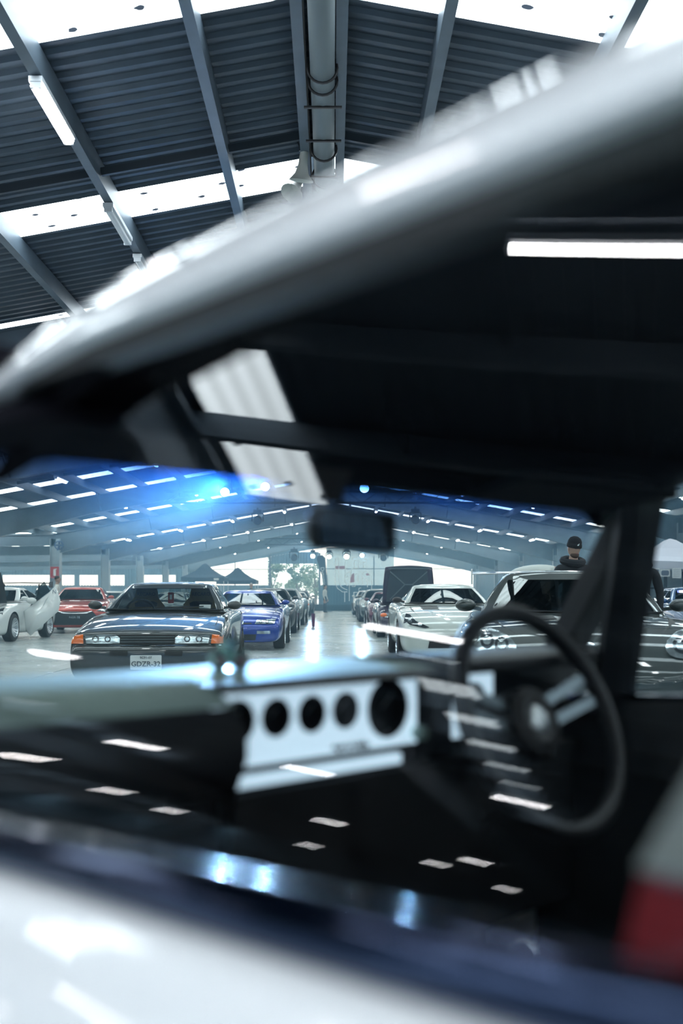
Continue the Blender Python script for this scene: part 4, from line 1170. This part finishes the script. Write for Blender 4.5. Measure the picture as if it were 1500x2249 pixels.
# ---- left display area
c = car('wide', P_('orange_red', (.42, .035, .015), .3, .28), -7.45, 29.6, math.radians(8), 'orange red sports car with wide black grille by the columns', None)
text_mesh('NGR-35', .09, SILVER, 'plate_text', c, (0, -.03, .47), (PI/2, 0, 0))
c = car('zed', P_('bright_white', (.66, .70, .70), .05, .3), -8.62, 23.85, math.radians(-3), 'white sports car with its door swung up, at the left edge', None, spokes=16, dish=.10)
dr = MB(); poly = [(.90, .72), (1.52, 1.20), (1.66, 1.36), (1.80, .98), (1.76, .72), (1.10, .12), (.98, .24)]
k = len(poly); cxx, czz = 1.33, .75
for f_, yy in ((1.0, 0.), (.93, -.035), (.55, -.07), (.2, -.085)):
    dr.v += [(cxx+(x-cxx)*f_, yy+.18*(z-.7), czz+(z-czz)*f_) for x, z in poly]
dr.v += [(x, .03+.18*(z-.7), z) for x, z in poly]
for i in range(3):
    for j in range(k): dr.f.append((i*k+j, i*k+(j+1) % k, (i+1)*k+(j+1) % k, (i+1)*k+j)); dr.mi.append(0)
dr.f.append(tuple(3*k+j for j in range(k))); dr.mi.append(0)
for j in range(k): dr.f.append((j, (j+1) % k, 4*k+(j+1) % k, 4*k+j)); dr.mi.append(0)
dr.f.append(tuple(4*k+j for j in range(k))); dr.mi.append(0)
od = dr.build('raised_door', P_('bright_white'), c, smooth=40, loc=(0, 1.55, 0))
MB().add([(1.02, .12, .84), (1.50, .2, 1.22), (1.34, .22, 1.46), (1.16, .2, 1.28)], [(0, 1, 2, 3)]).build('door_glass', DARKGLASS, od)
MB().ball((1.10, -.02, .98), (.13, .08, .08)).build('door_mirror', P_('bright_white'), od, smooth=True)
text_mesh('N', .14, SILVER, 'door_decal', od, (1.66, .02, 1.20), (PI/2, 0, 0))
hb2 = link('raised_bonnet', ob.data, c, (0, 1.05, .92), (math.radians(10), 0, 0), (.95, 1, .8)); hb2.material_slots[0].link = 'OBJECT'; hb2.material_slots[0].material = BLACK
rear_wing(c, 3.9, 1.42, .80, BLACK, .98)
car('round', P_('slate'), -6.6, 38.5, math.radians(-6), 'slate coupe parked behind the orange red car', None)
car('boxy', P_('pearl_white'), -9.6, 45, math.radians(10), 'pale coupe parked far back between the columns', None)
# ---- right display area
c = car('boxy', P_('petrol_blue', (.012, .07, .20), .4, .25), 7.62, 19.6, math.radians(-4), 'petrol blue coupe at the right edge, in front of the gazebo', None)
MB().prism([(-.52, 0), (.52, 0), (.50, .10), (-.50, .10)], 0, .004, M=Matrix.Rotation(math.radians(-58), 4, 'X')).build('sun_strip', P_('royal_blue'), c, loc=(0, 1.84, 1.17))
# ================================================================== STAGE END: truss, moving lights, backdrop, flag
TRUSS = mat('truss_black', (.03, .045, .06), .4, .5)
def truss(y, z, x0, x1, label, depth=.42):
    T = empty('lighting_truss', (0, y, z)); tag(T, label, 'truss')
    h = depth/2
    for a in (-h, h):
        for b_ in (-h, h): MB().tube([(x0, a, b_), (x1, a, b_)], .026, 6).build('chord', TRUSS, T, smooth=True)
    n = int((x1-x0)/.6); lace = MB()
    for i in range(n):
        xa, xb = x0+(x1-x0)*i/n, x0+(x1-x0)*(i+1)/n; s = 1 if i % 2 else -1
        for a in (-h, h): lace.bar((xa, a, s*h), (xb, a, -s*h), .018)
        for b_ in (-h, h): lace.bar((xa, s*h, b_), (xb, -s*h, b_), .018)
    lace.build('lacing', TRUSS, T)
    for x in (x0+1, x1-1): MB().bar((x, 0, h), (x, 0, roof_z(x)-z-.3), .02).build('hanger', TRUSS, T)
    return T
def moving_head(x, y, z, lit, label, rx=60, rz=0., col=(1, 1, 1), e=60., group='moving stage lights on the trusses', size=1.):
    H = empty('moving_light', (x, y, z)); tag(H, label, 'stage light', group); H.scale = (size,)*3
    MB().box((0, 0, -.05), (.26, .2, .1)).box((0, 0, .03), (.06, .06, .08)).build('base', TRUSS, H)
    yk = empty('yoke', (0, 0, -.1), rz, H)
    MB().box((0, 0, -.015), (.34, .1, .03)).box((-.17, 0, -.13), (.03, .1, .24)).box((.17, 0, -.13), (.03, .1, .24)).build('yoke_frame', TRUSS, yk)
    hd_ = MB().lathe([(0, -.20), (.07, -.20), (.11, -.12), (.13, .0), (.13, .14), (.12, .16), (.115, .14)], 18, Matrix.Translation((0, 0, -.2)) @ Matrix.Rotation(math.radians(90+rx-60+20), 4, 'X')).build('lamp_head', TRUSS, yk, smooth=True)
    M_ = Matrix.Translation((0, 0, -.2)) @ Matrix.Rotation(math.radians(90+rx-60+20), 4, 'X')
    lm = emis('stage_lens_%d' % int(e*10), col, e) if lit else mat('stage_lens_off', (.05, .08, .12), .1, coat=1.)
    MB().lathe([(0, .152), (.114, .150)], 18, M_).build('lens', lm, yk)
    return H
truss(28.2, 4.95, -5.4, 7.6, 'nearest black lighting truss, hung under the roof ahead')
truss(38.0, 4.75, -6.2, 7.2, 'second black lighting truss behind the bright beams')
truss(70.0, 4.75, -4.6, 4.4, 'farthest black lighting truss above the stage backdrop')
def px(x, y, Y): return ((x-730)/2250*Y, Y, CAMZ+(1306-y)/2250*Y)
spots = [(495, 1076, 27.9, 1, 'dazzling white stage light, leftmost on the nearest truss', 340., 1.0), (583, 1064, 27.9, 1, 'dazzling white stage light, second from left on the nearest truss', 300., 1.0),
         (800, 1067, 27.9, 1, 'stage light with tilted oval glow right of the rear view mirror stalk', 26., 1.1), (893, 1058, 27.9, 1, 'bright round stage light right of the mirror, on the nearest truss', 70., 1.15),
         (977, 1072, 27.9, 1, 'small blue white stage light, rightmost on the nearest truss', 20., .7),
         (566, 1140, 37.7, 0, 'unlit dark stage light hanging on the second truss, left of the mirror', 0., 1.2), (912, 1138, 37.7, 0, 'unlit dark stage light hanging on the second truss, right of the mirror', 0., 1.2),
         (687, 1219, 69.7, 1, 'warm white stage light over the roller door, farthest truss', 60., 1.2), (795, 1217, 69.7, 1, 'white stage light right of centre on the farthest truss', 60., 1.2),
         (723, 1220, 69.7, 1, 'small round stage light left of centre on the farthest truss', 12., 1.3), (761, 1219, 69.7, 1, 'small round stage light in the centre of the farthest truss', 20., 1.5),
         (646, 1222, 69.7, 0, 'dark unlit stage light at the left end of the farthest truss', 0., 1.8), (842, 1222, 69.7, 0, 'dark unlit stage light at the right end of the farthest truss', 0., 1.8)]
for (a, b_, Y, lit, lab, e, sz) in spots:
    x, y, z = px(a, b_, Y)
    moving_head(x, y, z+.28*sz, lit, lab, e=max(e, 1.), col=(.92, .97, 1.0), group=None, size=sz)
    if e >= 60:
        ld = bpy.data.lights.new('beam', 'SPOT'); ld.energy = e*(260 if Y < 50 else 30); ld.spot_size = math.radians(17); ld.spot_blend = 1.0; ld.color = (.30, .58, 1.0); ld.shadow_soft_size = .12
        lo = bpy.data.objects.new('beam', ld); COL.objects.link(lo); lo.location = (x, y-.32*sz, z)
        lo.rotation_euler = (Vector((-3.0 if a < 730 else 3.2, 0, 2.2))-Vector((x, y, z))).to_track_quat('-Z', 'Y').to_euler()
# --- backdrop cloth with a white line emblem
BD = empty('stage_backdrop', (1.95, 71.5, 0)); tag(BD, 'tall translucent grey blue stage backdrop with a white outline emblem', 'backdrop')
bc = thin_glass('backdrop_mesh_cloth', (.34, .46, .52), .0, 1.05)
bdm = bpy.data.materials.new('backdrop_cloth'); bdm.use_nodes = True
n_, l_ = nodes_of(bdm); n_.clear()
t1 = n_.new('ShaderNodeBsdfTransparent'); t1.inputs[0].default_value = (.42, .55, .62, 1)
d1 = n_.new('ShaderNodeBsdfDiffuse'); d1.inputs[0].default_value = (.10, .17, .22, 1)
m1 = n_.new('ShaderNodeMixShader'); m1.inputs[0].default_value = .45; o1 = n_.new('ShaderNodeOutputMaterial')
l_.new(t1.outputs[0], m1.inputs[1]); l_.new(d1.outputs[0], m1.inputs[2]); l_.new(m1.outputs[0], o1.inputs[0])
cl_ = MB(); n = 28
for i in range(n+1):
    x = -2.35+4.7*i/n
    for z in (.02, 2.2, 4.4): cl_.v.append((x, .05*math.sin(i*1.1)+.03*math.sin(i*2.7+z), z))
for i in range(n):
    for j in range(2): a = i*3+j; cl_.f.append((a, a+3, a+4, a+1)); cl_.mi.append(0)
cl_.build('cloth', bdm, BD, smooth=60)
LN = mat('emblem_white', (.85, .9, .92), .5, emit=(.7, .85, .95), es=.0); PK = mat('emblem_pink', (.42, .22, .28), .6)
K = 71.5/2250
def em(pts):   # picture-like coordinates of the emblem on the cloth, in metres
    return [((u-782)*K-(.0)+(782-730)*K-1.95, -.12, (1306-v)*K+CAMZ) for u, v in pts]
lines = [[(736, 1227), (736, 1280), (741, 1292), (752, 1300), (763, 1300)], [(744, 1228), (744, 1280), (750, 1290), (763, 1296)], [(758, 1226), (758, 1278), (763, 1287)], [(736, 1227), (744, 1226)],
         [(775, 1230), (774, 1224), (790, 1224), (800, 1227), (805, 1228), (804, 1235), (798, 1235)], [(778, 1231), (778, 1247), (788, 1248), (788, 1232), (778, 1231)], [(788, 1248), (798, 1247), (798, 1233)],
         [(788, 1248), (772, 1249), (772, 1256), (763, 1258), (762, 1267), (771, 1267), (771, 1258)], [(757, 1280), (757, 1268), (763, 1267)], [(778, 1280), (778, 1265), (781, 1260), (787, 1260), (787, 1281)],
         [(796, 1285), (796, 1259), (806, 1254), (812, 1262), (816, 1275), (816, 1295)], [(796, 1269), (803, 1269), (807, 1276), (807, 1290)], [(767, 1280), (767, 1320)], [(757, 1300), (757, 1322)], [(777, 1301), (777, 1320), (790, 1322)], [(777, 1301), (788, 1301), (788, 1292), (793, 1291)], [(772, 1288), (780, 1288), (780, 1284)]]
for L_ in lines: MB().tube(em(L_), .022, 5).build('emblem_line', LN, BD)
for q in ([(737, 1243), (757, 1243), (757, 1250), (737, 1250)], [(770, 1266), (777, 1258), (779, 1278), (769, 1280)], [(804, 1259), (810, 1260), (810, 1264), (804, 1264)]):
    MB().add(em(q), [(0, 1, 2, 3)]).build('emblem_patch', PK, BD)
MB().tube([(-2.4, 0, 4.42), (2.4, 0, 4.42)], .03, 8).build('top_bar', TRUSS, BD)
st_ = MB().box((1.6, 72.6, .22), (6.6, 1.6, .44)).build('stage_deck', mat('stage_black', (.02, .03, .04), .6)); tag(st_, 'low black stage deck behind the backdrop', 'stage')
# --- feather flag
FF = empty('feather_flag', (-.72, 68.8, 0)); tag(FF, 'leaning dark feather flag with pale vertical lettering beside the backdrop', 'flag')
fp = [(.22, .55), (.02, 2.4), (-.35, 3.55), (-.30, 3.72), (.02, 3.78), (.22, 3.6), (.36, 2.2), (.42, .55)]
MB().prism(fp, -.01, .01).build('flag_cloth', mat('flag_navy', (.03, .05, .075), .7), FF)
MB().tube([(.44, 0, 0), (.40, 0, 2.2), (.24, 0, 3.62), (.0, 0, 3.80)], .015, 6).build('flag_pole', TRUSS, FF, smooth=True)
MB().box((.44, 0, .015), (.5, .5, .03)).build('flag_foot', TRUSS, FF)
text_mesh('Dynamic', .36, mat('flag_print', (.65, .72, .75), .6), 'flag_text', FF, (.10, -.013, 2.35), (PI/2, math.radians(83), 0), extrude=.001)
# ================================================================== GAZEBOS
def gazebo(x, y, wd, he, hp, m, label, rz=0., valance=.28):
    G_ = empty('gazebo', (x, y, 0), rz); tag(G_, label, 'gazebo'); h = wd/2
    can = MB(); k = 8; pts = []
    for r_, dz in ((1, 0), (.66, .22), (.34, .55), (.10, .92), (0, 1.0)):
        pts.append((r_, dz))
    cor = [(-h, -h), (0, -h*1.0), (h, -h), (h, 0), (h, h), (0, h), (-h, h), (-h, 0)]
    for r_, dz in pts[:-1]: can.v += [(a*r_, b_*r_, he+(hp-he)*dz-(.05 if i % 2 and r_ > .5 else 0)) for i, (a, b_) in enumerate(cor)]
    can.v.append((0, 0, hp))
    for i in range(3):
        for j in range(8): can.f.append((i*8+j, i*8+(j+1) % 8, (i+1)*8+(j+1) % 8, (i+1)*8+j)); can.mi.append(0)
    for j in range(8): can.f.append((24+j, 24+(j+1) % 8, 32)); can.mi.append(0)
    can.build('canopy', m, G_)
    va = MB()
    for i in range(8):
        a, b_ = cor[i], cor[(i+1) % 8]; za = he-(.05 if i % 2 else 0); zb = he-(.05 if (i+1) % 2 else 0)
        va.add([(a[0], a[1], za), (b_[0], b_[1], zb), (b_[0], b_[1], he-valance), (a[0], a[1], he-valance)], [(0, 1, 2, 3)])
    va.build('valance', m, G_)
    for a in (-h+.04, h-.04):
        for b_ in (-h+.04, h-.04): MB().box((a, b_, he/2-.05), (.045, .045, he-.1)).build('leg', WHITEP, G_)
    return G_
NAVY = mat('navy_canopy', (.010, .035, .075), .7); WCAN = mat('white_canopy', (.55, .58, .66), .75)
gz = gazebo(-9.0, 72.5, 3.0, 2.35, 3.35, NAVY, 'navy gazebo behind the charcoal coupe, left of the pair')
MB().box((.95, -1.505, 2.2), (.35, .01, .14)).build('banner', PLATE, gz)
gazebo(-7.05, 76.3, 2.9, 2.2, 3.15, NAVY, 'navy gazebo nearest the roller door, right of the pair')
gw = gazebo(10.95, 33.2, 3.0, 2.2, 2.95, WCAN, 'white gazebo with papers pinned along its edge, at the right')
for i, (dx, w_, h_) in enumerate(((-.95, .24, .30), (-.66, .30, .22), (-.30, .28, .32))):
    po = MB().prism(rrect(w_, h_, .006, 2), 0, .006).build('poster', PLATE, gw, loc=(dx, -1.53, 1.80))
    if i < 2: MB().prism(rrect(w_*.8, h_*.72, .05 if i else .006, 3), -.003, 0).build('poster_print', mat('poster_dark', (.10, .13, .18), .6), po)
    else:
        for k in range(5): MB().box((0, -.002, .10-.05*k), (w_*.7, .002, .008)).build('poster_print', mat('poster_dark'), po)
bk = MB().box((0, 1.45, 1.05), (2.9, .03, 1.9)).build('back_sheet', mat('pale_sheet', (.42, .47, .50), .8), gw)
for i in range(4): MB().box((-1.1+.62*i, .9, .95), (.10, .06, 1.9)).build('rack_post', DARKST, gw)
MB().bar((-1.2, .9, 1.35), (1.2, .9, 1.35), .05).build('rack_rail', DARKST, gw)
tb = empty('folding_table', (9.9, 30.6, 0)); tag(tb, 'folding table with boxes in front of the white gazebo', 'table')
MB().box((0, 0, .73), (1.5, .7, .04)).build('table_top', WHITEP, tb)
for a in (-.68, .68):
    for b_ in (-.28, .28): MB().box((a, b_, .355), (.04, .04, .71)).build('leg', STEEL, tb)
for i in range(4):
    bx = MB().box((0, 0, .09), (.22, .24, .18)).build('carton', [mat('carton_a', (.35, .40, .42), .7), mat('carton_b', (.10, .16, .22), .6)][i % 2], None, loc=(9.9-.5+.33*i, 30.6, .752))
    tag(bx, ['pale carton at the left end of the folding table', 'dark carton left of the middle on the folding table', 'pale carton right of the middle on the folding table', 'dark carton at the right end of the folding table'][i], 'carton', 'cartons on the folding table')
# fire extinguisher sign on the first column, purple bin by the left row
sg_ = MB().prism(rrect(.42, .55, .03, 3), 0, .01).build('sign_board', mat('sign_red', (.45, .03, .03), .5)); sg_.location = (XL+.05, 49.3, 2.2)
tag(sg_, 'small red fire extinguisher sign on a pale column', 'sign')
MB().box((.0, -.003, .0), (.12, .004, .32)).box((.05, -.003, .16), (.1, .004, .05)).build('extinguisher_symbol', PLATE, sg_)
wf = empty('wall_fan', (XL+.3, 49.2, 3.5)); tag(wf, 'dark blue fan bracketed to the nearer column', 'fan')
FANB = mat('fan_blue', (.02, .06, .16), .5)
MB().tube([(.2*math.cos(2*PI*i/16), -.06, .2*math.sin(2*PI*i/16)) for i in range(16)], .03, 6, closed=True).build('guard', FANB, wf)
for i in range(4):
    a = PI/2*i; MB().bar((.03*math.cos(a), -.05, .03*math.sin(a)), (.18*math.cos(a), -.05, .18*math.sin(a)), .07, .012, up=(0, 1, 0)).build('blade', FANB, wf)
MB().bar((0, -.03, 0), (-.1, .02, -.25), .04).build('bracket', FANB, wf)
bn = MB().lathe([(0, 0), (.055, 0), (.07, .46), (.065, .46), (.055, .02)], 16).build('bucket', mat('purple_plastic', (.10, .01, .07), .4), None, smooth=True, loc=(-.68, 36.3, .0))
tag(bn, 'small dark purple bucket standing beside the left row of cars', 'bucket')
# ================================================================== PEOPLE
SKIN = mat('skin', (.42, .27, .21), .6)
def body_mesh(J, E, mats, tags, lv=2):
    """J: name -> (xyz, radius); E: joints joined by edges; one continuous skinned body"""
    names = list(J); idx = {n: i for i, n in enumerate(names)}
    me = bpy.data.meshes.new('body'); me.from_pydata([J[n][0] for n in names], [(idx[a], idx[b]) for a, b in E], [])
    o = bpy.data.objects.new('tmp', me); COL.objects.link(o)
    m = o.modifiers.new('k', 'SKIN'); m.use_smooth_shade = True
    sv = me.skin_vertices[0].data
    for n in names:
        r = J[n][1]; sv[idx[n]].radius = r if isinstance(r, tuple) else (r, r)
        sv[idx[n]].use_root = n == 'pelvis'
    s = o.modifiers.new('s', 'SUBSURF'); s.levels = lv; s.render_levels = lv
    bpy.context.view_layer.update()
    r = bpy.data.meshes.new_from_object(o.evaluated_get(bpy.context.evaluated_depsgraph_get()))
    bpy.data.objects.remove(o)
    r.materials.clear()
    for q in mats: r.materials.append(q)
    P = [(Vector(J[n][0]), tags[n]) for n in names]
    for f in r.polygons:
        c = f.center; f.material_index = min(P, key=lambda t: (t[0]-c).length)[1]; f.use_smooth = True
    return r
def hand_chain(J, E, T, w, s, base, d, down=(0, 0, -1), sc=1.0):
    """palm and five fingers hung on wrist joint w"""
    d = Vector(d).normalized(); n = Vector(base); side = Vector(down).cross(d)
    if side.length < .1: side = Vector((1, 0, 0)).cross(d)
    side = side.normalized(); curl = d.cross(side).normalized()
    pn = 'palm'+s; J[pn] = (tuple(n+d*.07*sc), (.038*sc, .020*sc)); E.append((w, pn)); T[pn] = 2
    for i, (o_, L_) in enumerate(((-.033, .072), (-.011, .082), (.011, .078), (.033, .06))):
        a = n+d*.095*sc+side*o_*sc; b_ = a+d*L_*.55*sc-curl*.012*sc; c_ = b_+d*L_*.45*sc-curl*.03*sc
        for q, (nm, p) in enumerate((('f%da' % i, a), ('f%db' % i, b_), ('f%dc' % i, c_))):
            J[nm+s] = (tuple(p), .0095*sc); T[nm+s] = 2
        E += [(pn, 'f%da%s' % (i, s)), ('f%da%s' % (i, s), 'f%db%s' % (i, s)), ('f%db%s' % (i, s), 'f%dc%s' % (i, s))]
    t1_ = n+d*.045*sc-side*.045*sc; t2_ = t1_+d*.05*sc-side*.022*sc
    J['th1'+s] = (tuple(t1_), .012*sc); J['th2'+s] = (tuple(t2_), .0095*sc); T['th1'+s] = T['th2'+s] = 2
    E += [(pn, 'th1'+s), ('th1'+s, 'th2'+s)]
def head_parts(H, parent, hair, beard=None, kind='hair', yaw=0., pitch=0.):
    """face: nose, eyes, mouth, ears; hair or beanie. H = centre of the head; faces -y"""
    R_ = Matrix.Translation(H) @ Matrix.Rotation(yaw, 4, 'Z') @ Matrix.Rotation(pitch, 4, 'X')
    mb = MB().ball((0, 0, 0), (.076, .095, .118), 18, 12, M=R_)
    mb.ball((0, -.03, -.075), (.052, .055, .05), 12, 8, M=R_)
    mb.add([(-.016, -.088, -.028), (.016, -.088, -.028), (0, -.118, -.026), (0, -.092, .02)], [(0, 1, 2), (0, 2, 3), (1, 3, 2)], 0, R_)
    for s in (-1, 1): mb.ball((s*.077, .005, -.005), (.012, .022, .034), 8, 6, M=R_)
    hd_ = mb.build('head', SKIN, parent, smooth=60)
    ey = mat('eye_dark', (.03, .03, .035), .3)
    for s in (-1, 1):
        MB().ball((s*.031, -.083, .008), (.013, .01, .007), 8, 6, M=R_).build('eye', ey, hd_)
        MB().ball((s*.032, -.087, .026), (.02, .008, .005), 8, 5, M=R_).build('eyebrow', mat('brow', (.05, .035, .03), .8), hd_)
    MB().ball((0, -.084, -.058), (.026, .01, .006), 10, 6, M=R_).build('mouth', mat('lips', (.28, .12, .11), .6), hd_)
    if beard: MB().ball((0, -.036, -.085), (.058, .06, .048), 14, 8, M=R_).build('beard', beard, hd_, smooth=True)
    if kind == 'beanie':
        b_ = MB().lathe([(.088, .008), (.094, .012), (.094, .05), (.088, .055), (.086, .09), (.066, .13), (.03, .152), (0, .156)], 20, R_ @ Matrix.Scale(1.14, 4, (0, 1, 0))).build('beanie', hair, hd_, smooth=50)
        text_mesh('sl', .035, mat('beanie_patch', (.6, .65, .65), .6), 'beanie_emblem', b_, R_ @ Vector((-.02, -.109, .062)), (PI/2+pitch, 0, yaw), shear=.3, bold=.002)
    else:
        MB().lathe([(.080, .0), (.082, .03), (.078, .07), (.055, .108), (.02, .126), (0, .127)], 18, R_ @ Matrix.Translation((0, .018, 0)) @ Matrix.Scale(1.15, 4, (0, 1, 0))).build('hair', hair, hd_, smooth=True)
    return hd_
def standing(x, y, h, rz, top, legs, hair, label, kind='hair', beard=None, group=None, hood=False, pitch=0., yaw=0., arms='down'):
    P = empty('person', (x, y, 0), rz); tag(P, label, 'person', group); k = h/1.75
    J = {'pelvis': ((0, 0, .95), (.135, .105)), 'waist': ((0, 0, 1.1), (.125, .10)), 'chest': ((0, .0, 1.28), (.155, .11)), 'neckb': ((0, .005, 1.44), (.085, .075)), 'neck': ((0, -.005, 1.52), .052), 'skull': ((0, -.01, 1.58), .055)}
    E = [('pelvis', 'waist'), ('waist', 'chest'), ('chest', 'neckb'), ('neckb', 'neck'), ('neck', 'skull')]
    T = {'pelvis': 1, 'waist': 0, 'chest': 0, 'neckb': 0, 'neck': 2, 'skull': 2}
    for s, q in ((-1, 'L'), (1, 'R')):
        J['sh'+q] = ((s*.185, .01, 1.39), .075)
        if arms == 'lean': J['el'+q] = ((s*.27, -.12, 1.16), .055); J['wr'+q] = ((s*.22, -.36, 1.08), .036); dd = (0, -1, -.1)
        else: J['el'+q] = ((s*.25, .02, 1.12), .055); J['wr'+q] = ((s*.26, -.07, .88), .034); dd = (0, -.2, -1)
        J['hip'+q] = ((s*.09, 0, .86), .10); J['kn'+q] = ((s*.11, -.01, .50), .066); J['an'+q] = ((s*.12, .02, .10), .045); J['toe'+q] = ((s*.13, -.13, .045), (.045, .035)); J['heel'+q] = ((s*.12, .05, .05), .04)
        E += [('chest', 'sh'+q), ('sh'+q, 'el'+q), ('el'+q, 'wr'+q), ('pelvis', 'hip'+q), ('hip'+q, 'kn'+q), ('kn'+q, 'an'+q), ('an'+q, 'toe'+q), ('an'+q, 'heel'+q)]
        for nm, t in (('sh', 0), ('el', 0), ('wr', 0), ('hip', 1), ('kn', 1), ('an', 1), ('toe', 3), ('heel', 3)): T[nm+q] = t
        hand_chain(J, E, T, 'wr'+q, q, J['wr'+q][0], dd, (s, 0, 0) if arms != 'lean' else (0, 0, -1))
    me = body_mesh({n: (tuple(c*k for c in v[0]), tuple(c*k for c in v[1]) if isinstance(v[1], tuple) else v[1]*k) for n, v in J.items()}, E, [top, legs, SKIN, BLACK], T)
    link('body', me, P)
    head_parts(Vector((0, -.02*k, 1.635*k)), P, hair, beard, kind, yaw, pitch)
    if hood:
        MB().tube([(.12*math.cos(a)*k, (.02+.11*math.sin(a))*k, (1.475+.03*math.sin(a))*k) for a in [2*PI*i/16 for i in range(16)]], .045*k, 8, closed=True).build('hood', top, P, smooth=True)
    return P
DKHOOD = mat('black_hoodie', (.012, .016, .022), .85); DEN = mat('dark_jeans', (.025, .035, .055), .85); WTEE = mat('white_tee', (.62, .65, .62), .85); DKHAIR = mat('dark_hair', (.03, .022, .018), .7)
standing(3.14, 13.35, 1.86, math.radians(12), DKHOOD, DEN, mat('black_knit', (.015, .017, .022), .95, bump=.5, bscale=180), 'bearded man in black beanie and hoodie standing behind the green car', 'beanie', mat('beard_brown', (.09, .06, .05), .9), hood=True, pitch=math.radians(14), yaw=math.radians(10))
standing(4.05, 13.5, 1.80, math.radians(-20), DKHOOD, DEN, DKHAIR, 'person in a dark coat right of the man in the beanie', group=None, hood=True)
# bent over the engine bay
def bending(x, y, rz, label):
    P = empty('person', (x, y, 0), rz); tag(P, label, 'person')
    J = {'pelvis': ((0, 0, 1.12), (.15, .13)), 'waist': ((.17, 0, 1.32), (.14, .12)), 'chest': ((.42, 0, 1.385), (.16, .125)), 'neckb': ((.60, 0, 1.36), (.09, .08)), 'neck': ((.68, 0, 1.335), .055), 'skull': ((.74, 0, 1.31), .055)}
    E = [('pelvis', 'waist'), ('waist', 'chest'), ('chest', 'neckb'), ('neckb', 'neck'), ('neck', 'skull')]
    T = {'pelvis': 1, 'waist': 0, 'chest': 0, 'neckb': 0, 'neck': 2, 'skull': 2}
    for s, q in ((-1, 'L'), (1, 'R')):
        J['sh'+q] = ((.50, s*.19, 1.33), .075); J['el'+q] = ((.56, s*.24, 1.06), .05); J['wr'+q] = ((.70, s*.2, .90), .034)
        J['hip'+q] = ((-.03, s*.1, 1.0), .105); J['kn'+q] = ((.03, s*.12, .55), .07); J['an'+q] = ((-.04, s*.13, .10), .045); J['toe'+q] = ((.12, s*.14, .045), (.04, .035)); J['heel'+q] = ((-.08, s*.13, .05), .04)
        E += [('chest', 'sh'+q), ('sh'+q, 'el'+q), ('el'+q, 'wr'+q), ('pelvis', 'hip'+q), ('hip'+q, 'kn'+q), ('kn'+q, 'an'+q), ('an'+q, 'toe'+q), ('an'+q, 'heel'+q)]
        for nm, t in (('sh', 0), ('el', 2), ('wr', 2), ('hip', 1), ('kn', 1), ('an', 1), ('toe', 3), ('heel', 3)): T[nm+q] = t
        hand_chain(J, E, T, 'wr'+q, q, J['wr'+q][0], (.8, 0, -.6), (0, s, 0))
    link('body', body_mesh(J, E, [WTEE, DEN, SKIN, BLACK], T), P)
    P.scale = (1.08, 1.08, 1.085)
    head_parts(Vector((.80, 0, 1.315)), P, DKHAIR, None, 'hair', math.radians(90), math.radians(62))
bending(2.36, 14.15, 0, 'person in a white t-shirt bent forward behind the green car wing')
standing(-9.3, 34.6, 1.76, math.radians(100), WTEE, DEN, DKHAIR, 'man in a white t-shirt standing behind the orange red car')
standing(-.45, 62.5, 1.72, math.radians(70), WTEE, DEN, DKHAIR, 'person in a pale top standing at the far end of the left row')
standing(-4.0, 50.5, 1.70, 0, DKHOOD, DEN, mat('grey_hair', (.3, .3, .3), .8), 'grey haired person in dark clothes behind the blue coupe')
standing(4.55, 66.0, 1.78, 0, DKHOOD, DEN, DKHAIR, 'person in dark clothes standing far off beside the backdrop')
